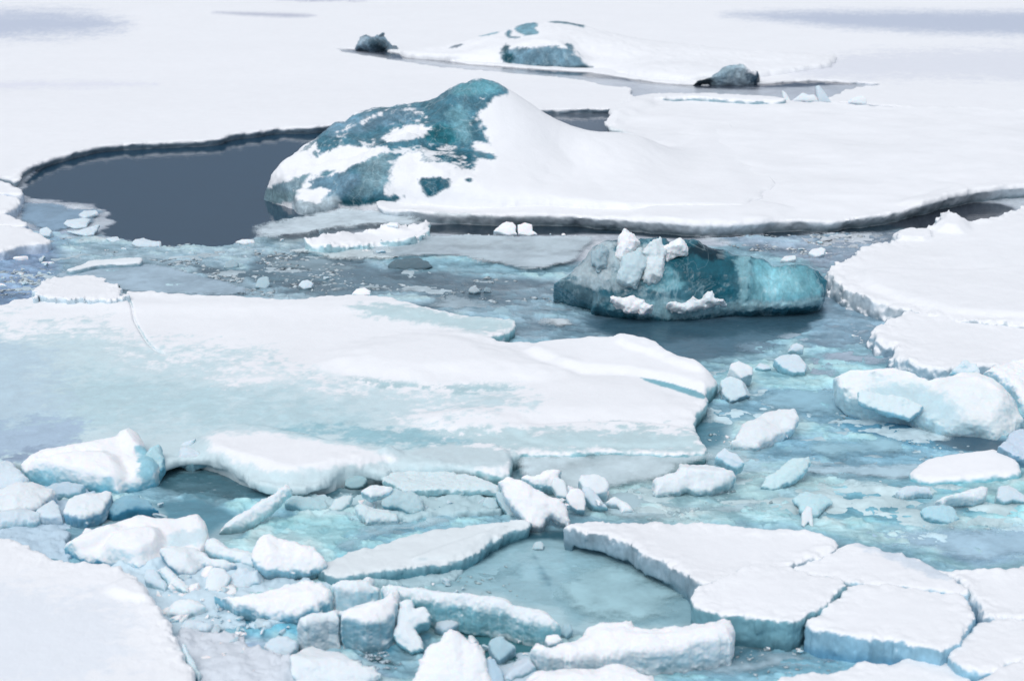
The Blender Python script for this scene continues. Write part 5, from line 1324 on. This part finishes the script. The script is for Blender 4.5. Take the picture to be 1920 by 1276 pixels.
 ('leftmost short ice fang beyond the broad shelf', [(1468, 182), (1466, 168), (1474, 174), (1482, 188), (1474, 190)], 60, .12, .12, W2, W3, 0),
 ('low jagged heap of ice between two fangs beyond the broad shelf', [(1480, 190), (1490, 178), (1506, 172), (1516, 178), (1526, 176), (1534, 184), (1534, 192)], 55, .12, .2, W2, W3, 2),
 ('tallest pointed ice fang beyond the broad shelf', [(1534, 192), (1530, 162), (1536, 160), (1546, 172), (1560, 192)], 62, .12, .14, W3, alb(206, 218, 230), 0),
 ('rounded white lump right of the tallest fang', [(1582, 194), (1600, 184), (1614, 178), (1624, 186), (1625, 196)], 50, .12, .16, W2, W3, 1),
 ('dark flat stone-like bit of wet ice at the left end of the water lead', [(727, 90), (732, 85), (744, 85), (748, 92), (738, 94)], 30, .02, .1, alb(110, 128, 142), alb(70, 84, 98), 1),
 # rubble lower left
 ('smooth white tusk of ice in the lower left rubble', [(388, 1086), (392, 1070), (402, 1063), (420, 1066), (432, 1080), (424, 1096), (412, 1110), (396, 1110), (382, 1104)], 46, .03, .14, W2, B3, 0),
 ('white lump beside the snow floe in the lower left rubble', [(262, 1072), (268, 1064), (290, 1066), (304, 1078), (318, 1094), (308, 1104), (286, 1096), (270, 1086)], 28, .05, .12, W3, B3, 1),
 ('narrow slanting slab in the lower left rubble', [(298, 1066), (312, 1060), (330, 1078), (352, 1098), (358, 1112), (342, 1112), (320, 1096)], 30, .05, .1, W2, B3, 0),
 ('pale crumbled block above the smooth white slab', [(415, 1100), (430, 1078), (448, 1062), (460, 1060), (476, 1064), (490, 1056), (502, 1066), (500, 1086), (480, 1094), (450, 1104)], 30, .03, .14, W3, B3, 3),
 ('low white block under the rubble at left, beside the snow floe', [(302, 1140), (316, 1126), (340, 1120), (370, 1124), (384, 1134), (366, 1146), (334, 1152), (314, 1152)], 24, .05, .1, W2, B3, 1),
 ('snow-dusted flat piece at the edge of the lower left snow floe', [(332, 1178), (346, 1164), (375, 1160), (404, 1166), (400, 1178), (370, 1182), (345, 1190)], 14, .04, .06, W3, B3, 1),
 ('pale wedge of ice hugging the right side of the lower left snow floe', [(338, 1204), (350, 1206), (354, 1224), (366, 1240), (378, 1262), (372, 1276), (350, 1240)], 20, .06, .08, alb(206, 226, 236), B3, 0),
 # below the lip
 ('clear angular block in the dark hollow under the bent lip', [(644, 912), (648, 898), (664, 890), (684, 888), (688, 900), (682, 912), (660, 916)], 44, .02, .12, alb(160, 192, 202), alb(96, 136, 148), 2),
 ('white tilted cap of snow on a clear frosted block, under the tilted slabs', [(680, 922), (694, 908), (722, 904), (742, 912), (730, 922), (708, 926), (696, 932)], 26, .14, .08, W2, B3, 0),
 ('frosted clear block under the white tilted cap', [(700, 940), (720, 924), (744, 914), (770, 920), (790, 934), (794, 952), (770, 962), (740, 950), (712, 946)], 36, .03, .14, alb(180, 206, 216), B1, 3),
 ('pale half-moon plate below the frosted clear block', [(668, 950), (676, 944), (700, 946), (728, 950), (748, 960), (744, 972), (716, 978), (690, 974), (676, 964)], 24, .04, .08, alb(206, 224, 232), B3, 0),
 ('white leaning plate left of the half-moon plate', [(618, 950), (626, 936), (640, 926), (662, 928), (656, 944), (640, 956), (626, 958)], 34, .04, .06, alb(206, 224, 232), B3, 0),
 ('flat frosted plate right of the long thin shard', [(534, 944), (546, 928), (565, 930), (580, 930), (612, 936), (620, 950), (600, 958), (570, 956), (552, 950)], 20, .03, .06, alb(176, 206, 216), B3, 2),
 ('small square frosted block near the left end of the rubble pile', [(906, 944), (912, 930), (930, 934), (936, 948), (926, 956), (910, 954)], 30, .04, .08, alb(186, 212, 222), B3, 2),
 ('clear ragged block tucked under the left side of the rubble pile', [(928, 926), (934, 916), (956, 930), (966, 950), (968, 968), (952, 968), (940, 950)], 35, .02, .1, alb(186, 210, 220), B3, 2),
 ('small clear fragment floating in the lens-shaped pool', [(996, 1024), (1002, 1014), (1014, 1012), (1022, 1020), (1018, 1028), (1004, 1028)], 30, .02, .05, alb(186, 208, 218), CL1, 2),
 ('upright chip near the big white wedge', [(300, 858), (304, 840), (312, 836), (322, 842), (322, 858), (310, 862)], 50, .03, .05, W3, B3, 0),
 ('leaning pointed flake behind the upright chip', [(334, 836), (344, 828), (366, 820), (360, 832), (348, 842)], 40, .10, .05, W3, B3, 0),
 ('frosted rumpled block joining the bent lip at its left end', [(332, 862), (338, 842), (350, 836), (372, 846), (400, 856), (410, 868), (380, 866), (360, 870)], 30, .08, .1, W3, B3, 2),
]
for ri, (lb, ol, tl, z0, th, sn, sd, fc) in enumerate(ROWS):
    vary = np.random.RandomState(ri + 300).rand(2)
    sd = sd * (1 - 0.2 * vary[0]) + sn * 0.2 * vary[0]
    big = max(p[0] for p in ol) - min(p[0] for p in ol) > 90
    sc_ = max(p[0] for p in ol) - min(p[0] for p in ol)
    nm = 'ice_slab' if ('slab' in lb or 'bar' in lb or 'ridge' in lb) else ('ice_plate' if 'plate' in lb or 'flake' in lb else 'ice_chunk')
    kk = min(0.045, 0.008 + sc_ * 0.0002)
    C(nm, lb, nm.replace('_', ' '), ol, tilt=tl, z0=z0, thick=th, k=kk, edge=min(0.028, sc_ * 0.0003), ef=8, relief=min(0.03, sc_ * 0.0003), rf=2.6,
      lump=min(0.008, sc_ * 0.00011), lf=6, pillow=min(0.05, sc_ * 0.0004), snow=sn, side=sd, icy=(-0.75 + 0.6 * vary[1], 0.15 + 0.5 * vary[1]), facets=fc,
      side_lo=sd * 0.68, res=0.75 if big else 0.6,  # wet lower ice, deepened further to hold the rubble's turquoise shade in its colour
      group={'ice_slab': G_SLAB, 'ice_plate': 'small plates of ice'}.get(nm, G_CH))

# ------------------------------------------------------------------ loose lumps: ten broken shapes, copied one by one
def proto(i, clear):
    r = np.random.RandomState(100 + i)
    n = 30
    g = np.linspace(-1.25, 1.25, n).astype(f4)
    X, Y, Z = np.meshgrid(g, g, g, indexing='ij')
    F = np.sqrt((X / r.uniform(.85, 1.1)) ** 2 + (Y / r.uniform(.6, 1)) ** 2 + (Z / r.uniform(.5, .8)) ** 2) - 1
    F *= 0.7
    for _ in range(11):
        v = r.normal(size=3); v /= np.linalg.norm(v)
        F = smax(F, v[0] * X + v[1] * Y + v[2] * Z - r.uniform(.22, .6), 0.012)
    F += 0.11 * fbm(X, Y, Z, 1.8, 3, 0.6, i) + 0.03 * billow(X, Y, Z, 2.2, 2, i)
    F[0] = F[-1] = 9; F[:, 0] = F[:, -1] = 9; F[:, :, 0] = F[:, :, -1] = 9
    V, Q = nets(F)
    P = V * (g[1] - g[0]) + g[0]
    N = vnormals(P, Q)
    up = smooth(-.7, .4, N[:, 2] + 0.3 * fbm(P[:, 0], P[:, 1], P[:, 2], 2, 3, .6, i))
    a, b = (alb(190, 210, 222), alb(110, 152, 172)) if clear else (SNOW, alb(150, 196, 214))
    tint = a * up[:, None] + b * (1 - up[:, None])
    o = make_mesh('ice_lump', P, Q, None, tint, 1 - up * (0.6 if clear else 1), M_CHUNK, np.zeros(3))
    return o


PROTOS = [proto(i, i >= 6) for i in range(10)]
used = [False] * 10
rr = np.random.RandomState(5)


def place(px, py, size, z, label, group, clear):
    i = rr.randint(6, 10) if clear else rr.randint(0, 6)
    o = PROTOS[i]
    if used[i]:
        o = o.copy()
        sc.collection.objects.link(o)
    used[i] = True
    x, y = gnd(px, py, z)
    s = size * float(np.hypot(np.hypot(x, y), CH)) / FPX / 2
    o.location = (float(x), float(y), z + s * 0.02)
    o.rotation_euler = (rr.uniform(-.4, .4), rr.uniform(-.4, .4), rr.uniform(0, 6.28))
    o.scale = (s * rr.uniform(1.1, 1.9), s * rr.uniform(.9, 1.4), s * rr.uniform(.6, 1.1))
    tag(o, label, 'ice lump', group)


SCATTER = [
 # zone outline, count, size range px, z, clear share, label, group
 ([(270, 1070), (330, 1060), (420, 1080), (440, 1110), (520, 1160), (560, 1170), (520, 1190), (400, 1190), (340, 1180), (300, 1120)], 78, (12, 44), .035, .35, 'small rounded lump in the rubble between the lower left snow floe and the smooth slab', 'lumps in the lower left rubble'),
 ([(360, 1190), (480, 1180), (540, 1240), (560, 1276), (400, 1276)], 26, (8, 26), .035, .3, 'small crumb on the grainy refrozen slush at the bottom left of centre', 'crumbs on the bottom slush'),
 ([(560, 935), (660, 950), (780, 960), (900, 955), (930, 930), (830, 930), (700, 940), (600, 925)], 26, (12, 38), .01, .6, 'small frosted lump in the row below the bent lip and tilted slab', 'lumps below the bent lip'),
 ([(100, 455), (300, 465), (480, 470), (600, 500), (700, 520), (700, 540), (560, 540), (420, 515), (200, 480), (80, 480)], 30, (7, 22), 0, .6, 'small lump in the grey slush above the widest floe', 'lumps in the grey slush'),
 ([(0, 480), (60, 470), (110, 500), (60, 540), (0, 550)], 14, (10, 30), 0, .5, 'small bluish lump in the slush at the far left edge', 'lumps at the far left edge'),
 ([(1300, 450), (1500, 445), (1660, 450), (1600, 465), (1560, 480), (1420, 465)], 14, (7, 20), 0, .5, 'small lump in the slush channel behind the clear iceberg', 'lumps behind the clear iceberg'),
 ([(1560, 530), (1600, 552), (1690, 582), (1660, 590), (1600, 570)], 14, (6, 18), 0, .6, 'small lump along the lower rim of the large right-hand floe', 'lumps along the right-hand floe'),
 ([(1600, 625), (1640, 640), (1700, 675), (1740, 690), (1680, 690), (1620, 655)], 16, (8, 32), 0, .2, 'rounded lump at the crumbled corner of the second right-hand floe', 'lumps at the crumbled corner'),
 ([(1240, 655), (1330, 695), (1400, 740), (1330, 770), (1340, 830), (1420, 860), (1380, 850), (1330, 700)], 14, (8, 20), 0, .5, 'small lump near the ragged right end of the widest floe', 'lumps near the widest floe'),
 ([(1400, 900), (1900, 900), (1900, 980), (1500, 980)], 14, (8, 20), 0, .5, 'small lump in the turquoise slush at right', 'lumps in the turquoise slush'),
 ([(100, 900), (300, 930), (300, 1050), (200, 1060), (120, 1000), (60, 985)], 18, (10, 34), .02, .4, 'small lump wedged among the slabs at left, above the lower left snow floe', 'lumps among the left slabs'),
 ([(620, 1060), (760, 1066), (860, 1060), (900, 1150), (800, 1180), (760, 1110), (640, 1090)], 18, (8, 26), .02, .4, 'small lump beside the long thick bar of ice', 'lumps beside the long bar'),
 ([(880, 1190), (1000, 1190), (1010, 1276), (900, 1276)], 18, (10, 34), .02, .5, 'small lump at the bottom edge between the tall pyramid and the broken-cornered slab', 'lumps at the bottom edge'),
 ([(940, 900), (1000, 880), (1130, 890), (1145, 950), (1080, 965), (980, 960)], 16, (16, 42), .10, .1, 'white broken lump in the rubble pile above the lens-shaped pool', 'lumps in the rubble pile'),
 ([(1180, 860), (1230, 870), (1210, 960), (1130, 970), (1100, 960)], 10, (6, 18), 0, .5, 'small lump between the rubble pile and the crumbly boulder', 'lumps by the rubble pile'),
 ([(460, 440), (560, 450), (700, 470), (800, 460), (700, 480), (560, 470)], 12, (8, 22), .04, .2, 'small snowy clod along the rafted ridge under the large iceberg', 'clods along the rafted ridge'),
 ([(860, 437), (1120, 438), (1110, 444), (880, 443)], 9, (5, 12), .03, .1, 'tiny white clod along the far rim of the grey-blue sheet', 'clods on the rim of the sheet'),
 ([(1160, 1010), (1260, 1060), (1330, 1095), (1280, 1080), (1200, 1045)], 12, (8, 22), .13, .1, 'small clod on the broken edge of the arching floe', 'clods on the arching floe'),
 ([(1400, 1190), (1700, 1225), (1560, 1250), (1400, 1250)], 8, (7, 16), .02, .5, 'small crumb on the speckled sheet in front of the blocks', 'crumbs on the speckled sheet'),
]


def inside(px, py, pl):
    return bool(sdf(np.array([px]), np.array([py]), pl)[0] < 0)


for pl, n, (s0, s1), z, cs, lb, grp in SCATTER:
    a = np.array(pl)
    k = 0
    while k < n:
        px = rr.uniform(a[:, 0].min(), a[:, 0].max()); py = rr.uniform(a[:, 1].min(), a[:, 1].max())
        if not inside(px, py, pl):
            continue
        s = s0 + (s1 - s0) * rr.rand() ** 2.2
        place(px, py, s, z, lb, grp, rr.rand() < cs)
        k += 1
for i, p in enumerate(PROTOS):
    if not used[i]:
        bpy.data.objects.remove(p)

# ------------------------------------------------------------------ brash: countless crumbs frozen into the slush
def brash():
    r = np.random.RandomState(9)
    v0 = np.array([[1, 0, 0], [-1, 0, 0], [0, 1, 0], [0, -1, 0], [0, 0, 1], [0, 0, -1]], float)
    q0 = np.array([[0, 2, 4], [2, 1, 4], [1, 3, 4], [3, 0, 4], [2, 0, 5], [1, 2, 5], [3, 1, 5], [0, 3, 5]])
    Ps, Qs, Ts = [], [], []
    zones = [([(250, 1060), (440, 1080), (560, 1170), (700, 1200), (760, 1250), (400, 1290), (330, 1170)], 2600, alb(196, 216, 230), 3.2),
             ([(0, 440), (480, 465), (760, 505), (1080, 540), (1000, 590), (560, 560), (240, 540), (0, 560)], 2600, alb(196, 212, 222), 3.4),
             ([(1300, 442), (1660, 440), (1560, 485), (1400, 470)], 900, alb(206, 218, 226), 2.8),
             ([(1240, 660), (1560, 690), (1900, 850), (1960, 1040), (1560, 990), (1150, 970), (1180, 870), (1330, 850)], 1500, alb(196, 222, 232), 2.4),
             ([(540, 925), (940, 925), (960, 965), (700, 985), (560, 970)], 700, alb(186, 210, 220), 3),
             ([(820, 1090), (940, 1050), (1100, 1190), (900, 1150)], 160, alb(190, 214, 222), 2.2),
             ([(1380, 1210), (1700, 1225), (1500, 1290), (1100, 1270)], 500, alb(200, 216, 226), 2.4)]
    n = 0
    for zi, (pl, cnt, col, sz) in enumerate(zones):
        hz = 0.006
        a = np.array(pl)
        px = r.uniform(a[:, 0].min(), a[:, 0].max(), cnt * 3); py = r.uniform(a[:, 1].min(), a[:, 1].max(), cnt * 3)
        keep = sdf(px, py, pl) < 0
        gx_, gy_ = gnd(px, py)
        keep &= fbm(gx_, gy_, 0 * gx_, 1.7, 3, .6, 3) > r.uniform(-.35 if zi in (1, 2, 7) else -.05, .8, len(px))
        px, py = px[keep][:cnt], py[keep][:cnt]
        x, y = gnd(px, py)
        for i in range(len(px)):
            s = sz * (0.5 + r.rand() ** 3 * 2.2) * math.hypot(x[i], y[i]) / FPX / 1.0
            a_ = r.uniform(0, 6.28)
            v = v0 * (r.uniform(.6, 1.3, (6, 1))) * [s * 1.3, s * .8, s * .3] + r.normal(size=(6, 3)) * s * .12
            c, s_ = cos(a_), sin(a_)
            v = np.stack([v[:, 0] * c - v[:, 1] * s_, v[:, 0] * s_ + v[:, 1] * c, v[:, 2]], 1) + [x[i], y[i], hz]
            Ps.append(v); Qs.append(q0 + n); n += 6
            Ts.append(np.tile(col * r.uniform(.6, 1.0), (6, 1)))
    P, Q, T = np.concatenate(Ps), np.concatenate(Qs), np.clip(np.concatenate(Ts), 0, .92)
    make_mesh('brash_ice', P, Q, None, T, np.full(len(P), 0.4), M_FLOE, np.zeros(3))['kind'] = 'stuff'


brash()

for pl, z, wv_, c, nm, sd in [
    ([(230, 1040), (300, 1046), (400, 1056), (470, 1052), (560, 1084), (640, 1090), (700, 1085), (600, 1150), (560, 1160), (520, 1165), (400, 1170), (340, 1190), (330, 1300), (200, 1300), (200, 1100)], .035, .05, (196, 218, 232), 'refrozen_rubble', 81),
    ([(330, 1190), (420, 1182), (520, 1225), (560, 1240), (700, 1260), (720, 1400), (330, 1400)], .03, .06, (214, 224, 236), 'refrozen_rubble', 82),
    ([(0, 900), (110, 905), (200, 925), (215, 960), (120, 985), (130, 1040), (190, 1060), (80, 1050), (0, 1020), (-200, 1000), (-200, 900)], .03, .035, (186, 210, 228), 'refrozen_rubble', 83),
    ([(540, 925), (640, 930), (760, 930), (940, 935), (960, 965), (860, 968), (760, 980), (620, 972), (540, 955)], .01, .05, (178, 206, 216), 'refrozen_rubble', 84),
    ([(720, 1085), (640, 1075), (760, 1066), (840, 1062), (880, 1050), (860, 1072), (800, 1092)], .04, .04, (176, 206, 218), 'refrozen_rubble', 85),
    ([(900, 1235), (960, 1215), (1010, 1210), (1010, 1280), (920, 1300)], .03, .05, (190, 210, 224), 'refrozen_rubble', 86)]:
    slab(nm, None, None, pl, z0=z, zb=-0.05, sx=2.4, sy=2.0, dz=0.01, k=0.03, edge=0.10, ef=4, rag=0.03, lump=0.02, lf=9, waves=wv_, rimlump=0.03,
         snow=alb(*c), side=alb(*c) * .72, split=None, seed=sd, kind='stuff', mott=0.12, icy=(-0.3, 0.35), hook=lambda X, Y, t, d: (t + 0.05 * np.abs(fbm(X, Y, 0 * X, 3.6, 5, .62, 90)) - 0.01, d))

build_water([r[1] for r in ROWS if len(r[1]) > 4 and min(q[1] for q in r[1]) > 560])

for pl, z, wv_, c, sd in [
    ([(1290, 700), (1360, 690), (1450, 700), (1560, 700), (1700, 790), (1900, 850), (1700, 880), (1500, 890), (1400, 880), (1340, 840), (1300, 780)], .0, .036, (196, 222, 234), 71),
    ([(1130, 890), (1400, 890), (1700, 900), (2000, 900), (2000, 1000), (1700, 1010), (1560, 990), (1300, 975), (1130, 975)], .004, .036, (204, 228, 236), 72),
    ([(-100, 470), (120, 450), (460, 466), (700, 486), (1040, 530), (1100, 590), (980, 600), (700, 545), (560, 552), (240, 540), (-100, 560)], -.004, .034, (184, 204, 216), 73),
    ([(560, 975), (960, 960), (960, 972), (800, 990), (640, 1030), (500, 1010), (420, 1000), (440, 985)], .0, .034, (188, 216, 228), 74),
    ([(1260, 440), (1700, 432), (1640, 462), (1560, 490), (1420, 470)], .0, .034, (196, 208, 220), 75),
    ([(1560, 560), (1690, 590), (1640, 640), (1480, 650), (1330, 670), (1400, 640), (1540, 610)], -.004, .03, (164, 188, 206), 76)]:
    slab('floating_slush', None, None, pl, z0=z, zb=-0.03, sx=2.4, sy=2.0, dz=0.008, k=0.01, edge=0.12, ef=3, lump=0.008, lf=9, waves=0,
         snow=alb(*c), side=alb(*c) * .8, split=None, seed=sd, kind='stuff', mott=0.10, icy=(-.2, .3), fade=0.25,
         hook=lambda X, Y, t, d, a=wv_, q=sd: (t + a * fbm(X * 0.55, Y, 0 * X, 2.6, 6, .6, q) + 0.5 * a * fbm(X * .7, Y, 0 * X, 9.0, 3, .6, q + 3), d))
